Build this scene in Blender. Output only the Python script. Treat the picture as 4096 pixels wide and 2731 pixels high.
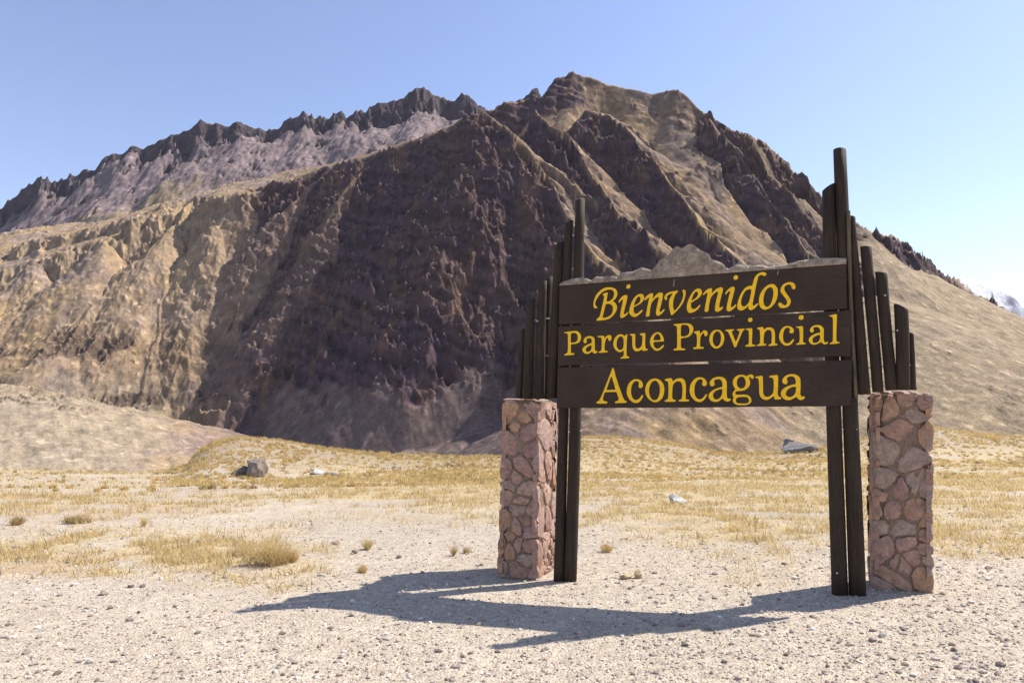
import bpy, bmesh, math, random
import numpy as np
from mathutils import Vector, Matrix
from mathutils.geometry import tessellate_polygon

scene = bpy.context.scene
for o in list(bpy.data.objects):
    bpy.data.objects.remove(o, do_unlink=True)
COL = scene.collection
R = math.radians

# ------------------------------------------------------------------ camera
EYE = 1.6
FPX = 2730.0            # focal length in pixels of the 4096-wide photograph (24 mm equivalent)
PITCH = math.atan(338.0 / FPX)
cam_d = bpy.data.cameras.new('camera')
cam_d.sensor_width = 36.0
cam_d.lens = 36.0 * FPX / 4096.0
cam_d.clip_start = 0.05
cam_d.clip_end = 30000.0
cam = bpy.data.objects.new('camera', cam_d)
COL.objects.link(cam)
cam.location = (0, 0, EYE)
cam.rotation_euler = (math.pi / 2 + PITCH, 0, 0)
scene.camera = cam

# ------------------------------------------------------------------ sky + sun
SUN_AZ = 72.0           # degrees to the right of straight ahead
SUN_EL = 51.0
world = bpy.data.worlds.new('World')
scene.world = world
world.use_nodes = True
wn = world.node_tree
bg = wn.nodes['Background']
sky = wn.nodes.new('ShaderNodeTexSky')
sky.sky_type = 'NISHITA'
sky.sun_disc = False
sky.sun_elevation = R(SUN_EL)
sky.sun_rotation = R(SUN_AZ)
sky.altitude = 1200.0
sky.air_density = 1.3
sky.dust_density = 0.8
sky.ozone_density = 1.6
wb = wn.nodes.new('ShaderNodeMix'); wb.data_type = 'RGBA'; wb.blend_type = 'MULTIPLY'   # the photograph's slightly lavender white balance
wb.inputs[0].default_value = 1.0; wb.inputs[7].default_value = (1.08, 0.955, 1.0, 1)
wn.links.new(sky.outputs['Color'], wb.inputs[6]); wn.links.new(wb.outputs[2], bg.inputs['Color'])
bg.inputs['Strength'].default_value = 0.11
sun_d = bpy.data.lights.new('sun', 'SUN')
sun_d.energy = 4.1
sun_d.angle = R(0.5)
sun_d.color = (1.0, 0.945, 0.85)
sun = bpy.data.objects.new('sun', sun_d)
COL.objects.link(sun)
SUN = Vector((math.cos(R(SUN_EL)) * math.sin(R(SUN_AZ)),
              math.cos(R(SUN_EL)) * math.cos(R(SUN_AZ)), math.sin(R(SUN_EL))))
sun.rotation_euler = SUN.to_track_quat('Z', 'Y').to_euler()
sun.location = (30, 15, 40)
scene.view_settings.view_transform = 'Standard'
scene.view_settings.look = 'None'
scene.view_settings.exposure = 0.95
scene.view_settings.gamma = 1.0
scene.view_settings.use_curve_mapping = False
scene.cycles.max_bounces = 5
scene.cycles.diffuse_bounces = 3

# ------------------------------------------------------------------ helpers
CP, SP = math.cos(PITCH), math.sin(PITCH)

def ray(px, py):
    u = (px - 2048.0) / FPX
    v = (1365.5 - py) / FPX
    return Vector((u, CP - v * SP, SP + v * CP))

def at(px, py, depth):
    """world point seen at that photo pixel, `depth` metres ahead of the camera"""
    d = ray(px, py)
    return Vector((0, 0, EYE)) + d * (depth / d.y)

rng = np.random.default_rng(7)
_perm = rng.permutation(4096).astype(np.int64)
_ang = rng.random(4096) * 2 * np.pi
_gx, _gy = np.cos(_ang), np.sin(_ang)

def perlin(x, y):
    xi = np.floor(x).astype(np.int64); yi = np.floor(y).astype(np.int64)
    xf = x - xi; yf = y - yi
    u = xf * xf * xf * (xf * (xf * 6 - 15) + 10)
    v = yf * yf * yf * (yf * (yf * 6 - 15) + 10)
    def g(ix, iy, dx, dy):
        h = _perm[(_perm[ix & 4095] + iy) & 4095]
        return _gx[h] * dx + _gy[h] * dy
    a = g(xi, yi, xf, yf); b = g(xi + 1, yi, xf - 1, yf)
    c = g(xi, yi + 1, xf, yf - 1); d = g(xi + 1, yi + 1, xf - 1, yf - 1)
    ab = a + (b - a) * u; cd = c + (d - c) * u
    return (ab + (cd - ab) * v) * 1.5

def fbm(x, y, octv=4, gain=0.5, lac=2.03):
    s = np.zeros_like(x); a = 1.0; f = 1.0
    for k in range(octv):
        s += a * perlin(x * f + 17.3 * k, y * f - 9.1 * k)
        a *= gain; f *= lac
    return s

def ridged(x, y, octv=5, gain=0.55, lac=2.1):
    s = np.zeros_like(x); a = 1.0; f = 1.0; w = np.ones_like(x)
    for k in range(octv):
        n = 1.0 - np.abs(perlin(x * f + 31.7 * k, y * f + 11.9 * k)) * 1.4
        n = np.clip(n, 0, 1) ** 2 * w
        w = np.clip(n * 1.6, 0, 1)
        s += a * n; a *= gain; f *= lac
    return s

def sstep(a, b, x):
    t = np.clip((x - a) / (b - a), 0, 1)
    return t * t * (3 - 2 * t)

def lin(c):
    """sRGB 0-255 -> linear"""
    return tuple(((v / 255.0) / 12.92 if v / 255.0 <= 0.04045 else ((v / 255.0 + 0.055) / 1.055) ** 2.4) for v in c)

def mesh_np(name, verts, faces, smooth=True):
    """fast mesh from numpy arrays; faces is (n,3) or (n,4)"""
    me = bpy.data.meshes.new(name)
    n = len(faces); k = faces.shape[1]
    me.vertices.add(len(verts)); me.vertices.foreach_set('co', np.ascontiguousarray(verts, dtype=np.float32).ravel())
    me.loops.add(n * k); me.loops.foreach_set('vertex_index', np.ascontiguousarray(faces, dtype=np.int32).ravel())
    me.polygons.add(n)
    me.polygons.foreach_set('loop_start', np.arange(0, n * k, k, dtype=np.int32))
    me.polygons.foreach_set('use_smooth', np.full(n, smooth, dtype=bool))
    me.update(calc_edges=True)
    return me

def grid_faces(nr, nc):
    i = np.arange(nr - 1)[:, None] * nc + np.arange(nc - 1)[None, :]
    return np.stack([i, i + 1, i + nc + 1, i + nc], -1).reshape(-1, 4)

def set_col(me, rgb, name='col'):
    a = me.color_attributes.new(name, 'FLOAT_COLOR', 'POINT')
    buf = np.ones((len(me.vertices), 4), dtype=np.float32); buf[:, :3] = rgb
    a.data.foreach_set('color', buf.ravel())

def obj(name, me, mat=None, parent=None, kind=None, label=None, cat=None, group=None):
    o = bpy.data.objects.new(name, me)
    COL.objects.link(o)
    if mat is not None and me is not None and not me.materials:
        me.materials.append(mat)
    if parent is not None: o.parent = parent
    if kind: o['kind'] = kind
    if label: o['label'] = label
    if cat: o['category'] = cat
    if group: o['group'] = group
    return o

def empty(name, loc, label, cat, group=None):
    o = bpy.data.objects.new(name, None)
    COL.objects.link(o); o.location = loc
    o.empty_display_size = 0.2
    o['label'] = label; o['category'] = cat
    if group: o['group'] = group
    return o

class NT:
    """small node-tree writer"""
    def __init__(self, name, rough=0.9, spec=0.2):
        self.m = bpy.data.materials.new(name); self.m.use_nodes = True
        self.t = self.m.node_tree; self.b = self.t.nodes['Principled BSDF']
        self.b.inputs['Roughness'].default_value = rough
        self.b.inputs['Specular IOR Level'].default_value = spec
    def n(self, typ, **kw):
        nd = self.t.nodes.new(typ)
        for k, v in kw.items():
            if k.startswith('_'): setattr(nd, k[1:], v)
            else: nd.inputs[k.replace('__', ' ')].default_value = v
        return nd
    def l(self, a, b): self.t.links.new(a, b)
    def coord(self, which='Object'):
        return self.n('ShaderNodeTexCoord').outputs[which]
    def noise(self, vec, scale, detail=4, rough=0.55, dist=0.0):
        nd = self.n('ShaderNodeTexNoise', Scale=scale, Detail=detail, Roughness=rough, Distortion=dist)
        if vec is not None: self.l(vec, nd.inputs['Vector'])
        return nd.outputs['Fac']
    def ramp(self, fac, stops):
        nd = self.n('ShaderNodeValToRGB')
        el = nd.color_ramp.elements
        while len(el) < len(stops): el.new(0.5)
        for e, (p, c) in zip(el, stops):
            e.position = p; e.color = (c[0], c[1], c[2], 1)
        self.l(fac, nd.inputs['Fac']); return nd.outputs['Color']
    def mix(self, a, b, fac, typ='MIX'):
        nd = self.n('ShaderNodeMix', _data_type='RGBA', _blend_type=typ)
        for s, v in ((nd.inputs[6], a), (nd.inputs[7], b), (nd.inputs[0], fac)):
            if isinstance(v, (int, float)): s.default_value = v
            elif isinstance(v, tuple): s.default_value = (v[0], v[1], v[2], 1)
            else: self.l(v, s)
        return nd.outputs[2]
    def bump(self, h, strength=0.5, dist=0.02):
        nd = self.n('ShaderNodeBump', Strength=strength, Distance=dist)
        self.l(h, nd.inputs['Height']); self.l(nd.outputs['Normal'], self.b.inputs['Normal'])
    def scale(self, vec, s):
        nd = self.n('ShaderNodeMapping'); nd.inputs['Scale'].default_value = s
        self.l(vec, nd.inputs['Vector']); return nd.outputs['Vector']
    def base(self, c):
        if isinstance(c, tuple): self.b.inputs['Base Color'].default_value = (*c[:3], 1)
        else: self.l(c, self.b.inputs['Base Color'])
# ------------------------------------------------------------------ mountains
def terrain_material(name, bump_scale, bump_dist, vary=0.35):
    t = NT(name, 0.95, 0.1)
    a = t.n('ShaderNodeVertexColor', _layer_name='col').outputs['Color']
    co = t.coord('Object')
    n1 = t.noise(co, bump_scale, 8, 0.62)
    rd = t.n('ShaderNodeTexNoise', _noise_type='RIDGED_MULTIFRACTAL', Scale=bump_scale * 1.7, Detail=9, Roughness=0.62, Lacunarity=2.1)
    t.l(t.scale(co, (1, 1, 0.45)), rd.inputs['Vector'])
    n2 = t.noise(co, bump_scale * 9.0, 6, 0.65)
    g = t.ramp(n1, [(0.3, (1 - vary,) * 3), (0.7, (1 + vary,) * 3)])
    g2 = t.ramp(n2, [(0.32, (0.66,) * 3), (0.68, (1.34,) * 3)])
    g3 = t.ramp(rd.outputs['Fac'], [(0.1, (0.70, 0.69, 0.70)), (0.55, (1.1,) * 3)])
    c = t.mix(a, g, 1.0, 'MULTIPLY'); c = t.mix(c, g2, 1.0, 'MULTIPLY'); c = t.mix(c, g3, 1.0, 'MULTIPLY')
    t.base(c)
    m2 = t.n('ShaderNodeMath', _operation='MULTIPLY_ADD'); t.l(n2, m2.inputs[0]); m2.inputs[1].default_value = 0.35; t.l(rd.outputs['Fac'], m2.inputs[2])
    rk = t.n('ShaderNodeVertexColor', _layer_name='rk').outputs['Color']
    k1 = t.n('ShaderNodeMath', _operation='MULTIPLY_ADD'); t.l(rk, k1.inputs[0]); k1.inputs[1].default_value = 0.75; k1.inputs[2].default_value = 0.25
    k2 = t.n('ShaderNodeMath', _operation='MULTIPLY'); t.l(k1.outputs[0], k2.inputs[0]); t.l(m2.outputs[0], k2.inputs[1])
    t.bump(k2.outputs[0], 1.0, bump_dist)
    return t.m

# a ridge = polyline of (px, py, depth) picked on the crest; slopes fall away on both sides.
# left/right are as seen when walking along the polyline.
# (points, left slope, right slope, fraction of the drop that is cliff, talus slope)
RIDGES = [
    # summit ridge (skyline), walking left -> right: left side = far side, right side = camera side
    ([(1940, 440, 2200), (2060, 408, 2200), (2180, 388, 2200), (2225, 312, 2200), (2290, 286, 2200), (2352, 302, 2190),
      (2420, 326, 2170), (2500, 350, 2130), (2590, 371, 2090), (2690, 366, 2050), (2740, 386, 2010),
      (2810, 440, 1950)], 1.2, [2.2] * 3 + [1.7] * 9, 0.14, [1.9] * 3 + [1.35] * 9, [1, 1, 1, 0.8, 0.7, 0.4, 0.2, 0.15, 0.15, 0.2, 0.3, 0.5]),
    # right skyline going down to the right
    ([(2810, 440, 1950), (2900, 490, 1900), (2990, 530, 1860), (3085, 596, 1820), (3200, 700, 1760),
      (3290, 780, 1720), (3400, 862, 1760), (3480, 905, 1800), (3580, 945, 1850), (3640, 978, 1880),
      (3770, 1085, 1950), (3835, 1100, 1980), (3900, 1160, 2020), (4000, 1212, 2080), (4060, 1255, 2120),
      (4300, 1400, 2300), (4800, 1560, 2500)], 1.1, [1.6] * 5 + [1.5] * 12, 0.2, [1.35] * 5 + [1.2, 1.0, 0.85, 0.78, 0.72] + [0.66] * 7),
    # main spur: from the apex down to the right and forward; right side = west face (dark), left side = sunny flank
    ([(1935, 440, 1900), (1990, 480, 1875), (2060, 532, 1840), (2115, 605, 1790), (2170, 700, 1730), (2205, 790, 1670),
      (2290, 910, 1570), (2390, 1010, 1460), (2480, 1100, 1350), (2540, 1200, 1230)], 0.95, 1.75, [0.97] * 6 + [0.93, 0.85, 0.65, 0.45], 0.6),
    # rib between spur and rib 2
    ([(2130, 440, 1950), (2240, 540, 1860), (2350, 680, 1750), (2450, 800, 1640), (2560, 930, 1520), (2660, 1060, 1400), (2740, 1150, 1300)], 0.9, 1.7, [0.85] * 5 + [0.65, 0.5], 0.6),
    # rib 2
    ([(2340, 440, 2000), (2450, 452, 1960), (2540, 545, 1860), (2620, 650, 1770), (2720, 760, 1670), (2840, 900, 1550), (2960, 1040, 1430),
      (3060, 1150, 1330)], 0.85, 1.8, [0.8] * 6 + [0.6, 0.45], 0.58),
    # rib 3
    ([(2830, 462, 1890), (2900, 560, 1820), (2990, 690, 1740), (3090, 810, 1660), (3200, 920, 1580), (3280, 1010, 1520)], 1.15, 1.8, [0.75] * 4 + [0.5, 0.35], 0.58),
    # rib 3b (second of the dark buttress)
    ([(2990, 540, 1800), (3070, 680, 1730), (3180, 800, 1650), (3270, 880, 1600)], 1.3, 1.7, [0.8] * 2 + [0.5, 0.35], 0.6),
]

def ridge_field(X, Y, ridges):
    H = np.full(X.shape, -1e9); C = np.zeros(X.shape)
    for pts, sl, sr, frac, tal, *rk in ridges:
        n = len(pts)
        RK = [1.0] * n if not rk else (rk[0] if isinstance(rk[0], list) else [rk[0]] * n)
        W = [at(*p) for p in pts]
        SL, SR, TA, FR = ([v] * n if not isinstance(v, list) else v for v in (sl, sr, tal, frac))
        best = np.full(X.shape, -1e9); bc = np.zeros(X.shape)
        for i in range(n - 1):
            a, b = W[i], W[i + 1]
            dx, dy = b.x - a.x, b.y - a.y
            L2 = dx * dx + dy * dy
            t = np.clip(((X - a.x) * dx + (Y - a.y) * dy) / L2, 0, 1)
            ex = X - (a.x + t * dx); ey = Y - (a.y + t * dy)
            d = np.sqrt(ex * ex + ey * ey)
            side = dx * ey - dy * ex            # >0 : left of walking direction
            w = 0.5 + 0.5 * np.clip(side / (np.sqrt(L2) * d + 1e-6) * 1.6, -1, 1)
            l = SL[i] + t * (SL[i + 1] - SL[i]); r = SR[i] + t * (SR[i + 1] - SR[i])
            ta = TA[i] + t * (TA[i + 1] - TA[i])
            s = r + (l - r) * w
            z = a.z + t * (b.z - a.z)
            fr = FR[i] + t * (FR[i + 1] - FR[i])
            dc = fr * np.maximum(z + 85.0, 1.0) / s  # where the cliff turns to talus
            isc = np.where(s > ta, dc, 1e9)
            drop = np.where(d < isc, s * d, s * isc + np.minimum(ta, s) * (d - isc))
            h = z - drop
            m = h > best
            best = np.where(m, h, best)
            cl = np.clip((s - 0.85) / 0.4, 0, 1) * sstep(1.15, 0.85, d / np.maximum(isc, 1)) * (RK[i] + t * (RK[i + 1] - RK[i]))
            if isinstance(sl, float) and sl < r.min(): cl = cl * (1 - 0.6 * w)     # the sunny flank carries more scree
            bc = np.where(m, cl, bc)
        m = best > H
        C = np.where(m, bc, C); H = np.maximum(H, best)
    return H, C

# broad scree apron at the foot of the left slope
RIDGES.append(([(-500, 1540, 1400), (-200, 1530, 1380), (60, 1540, 1360), (230, 1580, 1350), (330, 1680, 1290)], 0.22, 0.38, 0.0, 0.38, 0.0))
# tan ridge going left from the saddle: gentle grassy shoulder, then a cliff band, then talus
# (px, py, depth, width of the shoulder, height where the cliff ends, cliff slope)
TAN = [(1935, 442, 1900, 8, -60, 1.7), (1840, 490, 1960, 40, -70, 1.7), (1750, 535, 2030, 80, -70, 1.7), (1560, 590, 2200, 170, -70, 1.7), (1380, 645, 2360, 270, -70, 1.7),
       (1200, 672, 2530, 400, -70, 1.7), (1010, 720, 2720, 570, -70, 1.7), (870, 752, 2860, 760, -30, 1.6), (600, 832, 2880, 980, 60, 1.4), (300, 885, 2800, 930, 120, 1.3),
       (0, 935, 2700, 850, 140, 1.3), (-500, 1000, 2550, 700, 140, 1.3)]
def tan_field(X, Y, gentle=0.58, tal=0.42):
    W = [at(*p[:3]) for p in TAN]
    H = np.full(X.shape, -1e9); C = np.zeros(X.shape)
    wob = 70.0 * fbm(X / 230.0 + 2, Y / 230.0, 4) + 45.0 * np.abs(perlin(X / 95.0, Y / 95.0 + 9)) - 20
    for i in range(len(W) - 1):
        a, b = W[i], W[i + 1]; p, q = TAN[i], TAN[i + 1]
        dx, dy = b.x - a.x, b.y - a.y; L2 = dx * dx + dy * dy
        t = np.clip(((X - a.x) * dx + (Y - a.y) * dy) / L2, 0, 1)
        ex = X - (a.x + t * dx); ey = Y - (a.y + t * dy)
        d = np.sqrt(ex * ex + ey * ey)
        front = (dx * ey - dy * ex) > 0
        z = a.z + t * (b.z - a.z)
        d1 = np.maximum(p[3] + t * (q[3] - p[3]) + wob * sstep(60, 400, p[3] + t * (q[3] - p[3])), 5.0); hb = p[4] + t * (q[4] - p[4]) + 25 * fbm(X / 150.0, Y / 150.0 + 3, 2); S = p[5] + t * (q[5] - p[5])
        h1 = z - gentle * d1
        hb = np.minimum(hb, h1)
        d2 = d1 + (h1 - hb) / S
        h = np.where(d < d1, z - gentle * d, np.where(d < d2, h1 - S * (d - d1), hb - tal * (d - d2)))
        h = np.where(front, h, z - 0.95 * d)
        cl = np.where(front, sstep(d1 - 40, d1 + 25, d) * sstep(d2 + 25, d2 - 10, d), 0.3)
        m = h > H
        H = np.where(m, h, H); C = np.where(m, cl, C)
    return H, C

# ribs running down the shoulder; their depth is found on the shoulder itself
LEFT_RIBS = [[(1500, 625), (1430, 700), (1350, 790), (1280, 900)], [(1280, 690), (1190, 790), (1090, 890), (990, 1000), (900, 1110)],
             [(1000, 760), (900, 860), (800, 960), (700, 1070), (610, 1190)], [(780, 800), (680, 900), (580, 1000), (480, 1110), (390, 1230)],
             [(520, 865), (420, 960), (320, 1060), (210, 1180), (110, 1290)], [(250, 915), (150, 1010), (50, 1120), (-60, 1240)]]
def on_tan(px, py, lift):
    d = ray(px, py); ys = np.linspace(1000, 3000, 900)
    h = EYE + d.z / d.y * ys
    g, _ = tan_field(d.x / d.y * ys, ys)
    k = np.argmax(h < g + lift)
    return float(ys[max(k, 1)])
for q_, r_ in enumerate(LEFT_RIBS):
    RIDGES.append(([(x, y, on_tan(x, y, 6 + 26 * i / (len(r_) - 1))) for i, (x, y) in enumerate(r_)], [1.9, 1.75, 1.5, 1.15, 1.0, 1.0][q_], [1.6, 1.5, 1.3, 1.25, 1.25, 1.25][q_], [0.97, 0.97, 0.95, 0.9, 0.85, 0.85][q_], 0.55, [0.5, 0.45, 0.35, 0.3, 0.3, 0.3][q_]))

def mountain_height(X, Y):
    wx = fbm(X / 210.0, Y / 210.0, 3) * 26.0 + fbm(X / 60, Y / 60 + 7, 2) * 7.0
    wy = fbm(X / 210.0 + 50, Y / 210.0 - 20, 3) * 26.0 + fbm(X / 60 + 9, Y / 60, 2) * 7.0
    wf = 0.75 - 0.45 * sstep(0.4, 0.6, X / Y)
    H, C = ridge_field(X + wx * wf, Y + wy * wf, RIDGES)
    Ht, Ct = tan_field(X + wx * wf * 0.6, Y + wy * wf * 0.6)
    C = np.where(Ht > H, Ct, C); H = np.maximum(H, Ht)
    # valley floor and gentle fans at the foot of everything
    fan = -88.0 + 0.02 * np.clip(Y - 1500, 0, 1e9) + 4.0 * fbm(X / 160, Y / 160 + 3, 3)
    k = 14.0
    Hs = np.maximum(H, fan) + k * np.exp(-np.abs(H - fan) / k) * 0.35
    C = np.where(H > fan, C, 0)
    C = C * (1 - sstep(150, 60, H + 40 * fbm(X / 120.0, Y / 120.0, 3)) * sstep(0.06, -0.06, X / Y) * sstep(-0.45, -0.3, X / Y))
    # crags: ribs aligned down the right-hand spur direction (-0.35, .94 rotated)
    c, s = math.cos(R(38)), math.sin(R(38))
    A = X * c + Y * s; B = -X * s + Y * c
    cr = (ridged(A / 105.0, B / 300.0, 5) / 1.7 - 0.75) * (46.0 - 20.0 * sstep(0.06, -0.06, X / Y)) + (ridged(A / 38.0 + 5, B / 60.0, 5, 0.6) / 1.7 - 0.7) * 25.0
    cr2 = (ridged(X / 24.0, Y / 24.0, 4, 0.62) - 0.9) * 8.0
    fl = (ridged(X / 70.0 + 0.15 * perlin(Y / 90.0, X / 90.0), Y / 330.0, 5) / 1.7 - 0.6) * 26.0
    high = sstep(10, 80, Hs) * sstep(460, 260, Hs + 140 * fbm(X / 300.0, Y / 300.0 + 2, 2))
    band = sstep(-0.05, 0.45, fbm(X / 260.0 + 3, Y / 200.0 - 8, 3)) * high * sstep(0.75, 0.3, C) * sstep(-0.05, -0.2, X / Y)
    rock = np.clip(C + 0.8 * band, 0, 1)
    oc = sstep(0.50, 0.80, perlin(X / 11.0 + 0.5 * perlin(X / 5.0, Y / 5.0), Y / 19.0) * 0.8 + 0.75 * fbm(X / 120.0 + 6, Y / 90.0, 3)) * sstep(-40, 60, Hs) * (1 - 0.75 * sstep(0.36, 0.5, X / Y))
    Hs = Hs + (1 - rock) * oc * 5.0
    p = (Hs + 0.42 * X + 0.12 * Y + 30 * fbm(X / 210.0, Y / 210.0 + 12, 3)) / 46.0
    saw = p - np.floor(p)
    p2 = (Hs + 0.38 * X + 0.10 * Y + 14 * fbm(X / 120.0, Y / 120.0 + 2, 3)) / 17.0
    saw2 = p2 - np.floor(p2)
    Hs = Hs + C * ((sstep(0.12, 0.62, saw) - saw) * 22.0 + (sstep(0.1, 0.6, saw2) - saw2) * 6.0)
    cf = 1 - 0.65 * sstep(820, 1000, Hs)
    Hs = Hs + C * cf * (cr + cr2) + band * (fl + cr2) + (1 - rock) * (fbm(X / 26.0, Y / 26.0, 4) * 1.6 + fbm(A / 30, B / 140, 3) * 2.5 * (1 - 0.6 * sstep(0.36, 0.5, X / Y)))
    return Hs, np.maximum(rock, oc * 0.8)

def build_terrain(name, u0, u1, nu, y0, y1, ny, hfun, cfun, mat, nfine=900, **kw):
    u = np.linspace(u0, u1, nu)
    yf = np.linspace(0, 1, nfine) ** 1.25 * (y1 - y0) + y0
    # coarse pass decides where to spend rows (where the surface climbs in view)
    uc = u[::6]
    hc, _ = hfun(uc[None, :] * yf[:, None], np.repeat(yf[:, None], len(uc), 1))
    el = (hc - EYE) / yf[:, None]
    vis = np.maximum.accumulate(el, 0)
    dv = np.diff(vis, axis=0, prepend=vis[:1] - 1e-4)
    w = np.clip(dv, 0, None) * 1.0
    w = w / w.sum(0, keepdims=True) + 0.45 * np.gradient(yf)[:, None] / (y1 - y0)
    ker = np.ones(9) / 9
    w = np.apply_along_axis(lambda r: np.convolve(np.pad(r, 4, mode='edge'), ker, 'valid'), 1, w)
    w = np.apply_along_axis(lambda r: np.convolve(np.pad(r, 4, mode='edge'), ker, 'valid'), 0, w)
    cum = np.cumsum(w, 0); cum = (cum - cum[:1]) / (cum[-1:] - cum[:1])
    q = np.linspace(0, 1, ny)
    yc = np.stack([np.interp(q, cum[:, j], yf) for j in range(cum.shape[1])], 1)
    Y = np.stack([np.interp(u, uc, yc[i]) for i in range(ny)], 0)
    X = u[None, :] * Y
    Hh, rock = hfun(X, Y)
    V = np.stack([X, Y, Hh], -1).reshape(-1, 3)
    me = mesh_np(name, V, grid_faces(ny, nu))
    # slope for colouring (material of the ground really changes with slope: scree / bedrock)
    no = np.empty(len(V) * 3, dtype=np.float32); me.vertices.foreach_get('normal', no)
    nz = np.abs(no.reshape(-1, 3)[:, 2]).reshape(Hh.shape)
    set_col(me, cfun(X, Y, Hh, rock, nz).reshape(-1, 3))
    set_col(me, np.repeat(np.clip(rock, 0, 1).reshape(-1, 1), 3, 1), 'rk')
    return obj(name, me, mat, **kw)

def mixc(a, b, t):
    return a + (b - a) * t[..., None]

def colour_mountain(X, Y, H, rock, nz):
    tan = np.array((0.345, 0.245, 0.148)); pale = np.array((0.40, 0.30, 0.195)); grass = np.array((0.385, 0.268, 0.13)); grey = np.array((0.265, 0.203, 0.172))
    brown = np.array((0.125, 0.082, 0.072)); purple = np.array((0.108, 0.071, 0.082)); ochre = np.array((0.18, 0.112, 0.078))  # dark rock colours, lowered further to deepen the mountain's shadow
    u = X / Y
    n = fbm(X / 240.0, Y / 240.0, 4); n2 = fbm(X / 45.0, Y / 45.0 + 4, 4)
    soil = mixc(np.broadcast_to(tan, X.shape + (3,)), grey, sstep(-0.15, 0.5, n + 0.35 * n2) * 0.7)
    cen = sstep(-0.52, -0.36, u) * sstep(0.14, 0.02, u)                # scree below the big face painted darker for the shade there
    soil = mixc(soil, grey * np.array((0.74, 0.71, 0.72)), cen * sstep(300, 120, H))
    soil = mixc(soil, grass, sstep(0.0, 0.45, fbm(X / 130.0 + 9, Y / 130.0, 3)) * (1 - cen) * 0.6)
    soil = soil * (1 + 0.22 * sstep(-0.3, -0.42, u)[..., None])  # left soil brightened to make up for the weak sun it catches
    soil = mixc(soil, np.array((0.37, 0.29, 0.185)), sstep(0.36, 0.5, u + 0.06 * n) * 0.8)
    soil = mixc(soil, np.array((0.39, 0.32, 0.225)), sstep(-0.42, -0.56, u + 0.04 * n) * sstep(170, 40, H) * 0.85)
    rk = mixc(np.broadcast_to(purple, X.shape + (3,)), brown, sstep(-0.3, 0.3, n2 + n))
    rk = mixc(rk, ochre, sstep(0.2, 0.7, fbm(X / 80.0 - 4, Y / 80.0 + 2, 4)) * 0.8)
    pb = (H + 0.42 * X + 0.12 * Y + 30 * fbm(X / 210.0, Y / 210.0 + 12, 3)) / 46.0
    rk = rk * (0.80 + 0.45 * (0.5 + 0.5 * np.sin(pb * 6.283 + 2.0 * np.sin(pb * 1.9))))[..., None]
    # paler tan rock on the lit left ridge, darker and redder towards its foot
    lf = sstep(-0.36, -0.50, u + 0.05 * n)  # ends at the shadow edge; the shaded wall is painted dark
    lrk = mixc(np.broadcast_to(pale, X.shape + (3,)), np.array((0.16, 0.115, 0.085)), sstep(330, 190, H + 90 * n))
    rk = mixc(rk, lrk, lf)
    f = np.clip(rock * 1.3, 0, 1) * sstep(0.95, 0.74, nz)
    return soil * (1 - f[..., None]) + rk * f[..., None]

M_mtn = terrain_material('mountain_rock', 0.035, 9.0)
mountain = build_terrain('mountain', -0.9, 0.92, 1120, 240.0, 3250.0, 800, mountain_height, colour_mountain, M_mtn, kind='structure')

# --- jagged purple range behind on the left
BACK = [
    (-500, 1000), (-200, 890), (0, 818), (54, 776), (161, 705), (220, 723), (268, 699), (345, 675), (381, 675), (411, 633), (452, 607), (488, 610),
    (530, 574), (571, 580), (631, 556), (685, 535), (756, 508), (804, 476), (839, 476), (893, 496), (929, 496),
    (964, 479), (1000, 496), (1060, 511), (1113, 505), (1161, 470), (1226, 446), (1262, 468), (1310, 455),
    (1367, 438), (1385, 456), (1420, 435), (1462, 438), (1521, 408), (1587, 393), (1617, 396), (1640, 364),
    (1694, 343), (1736, 367), (1771, 376), (1831, 393), (1855, 370), (1885, 396), (1902, 414), (1926, 408),
    (1945, 440), (2027, 410), (2100, 385), (2135, 343), (2160, 366), (2200, 400), (2400, 480)]
_bz = [at(px, py, 3300.0) for px, py in BACK]
_bu = np.array([p.x / p.y for p in _bz]); _be = np.array([p.z / p.y for p in _bz])
_bu2 = np.linspace(_bu[0], _bu[-1], 400); _bs = np.convolve(np.pad(np.interp(_bu2, _bu, _be), 40, mode='edge'), np.ones(81) / 81, 'valid')
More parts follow.
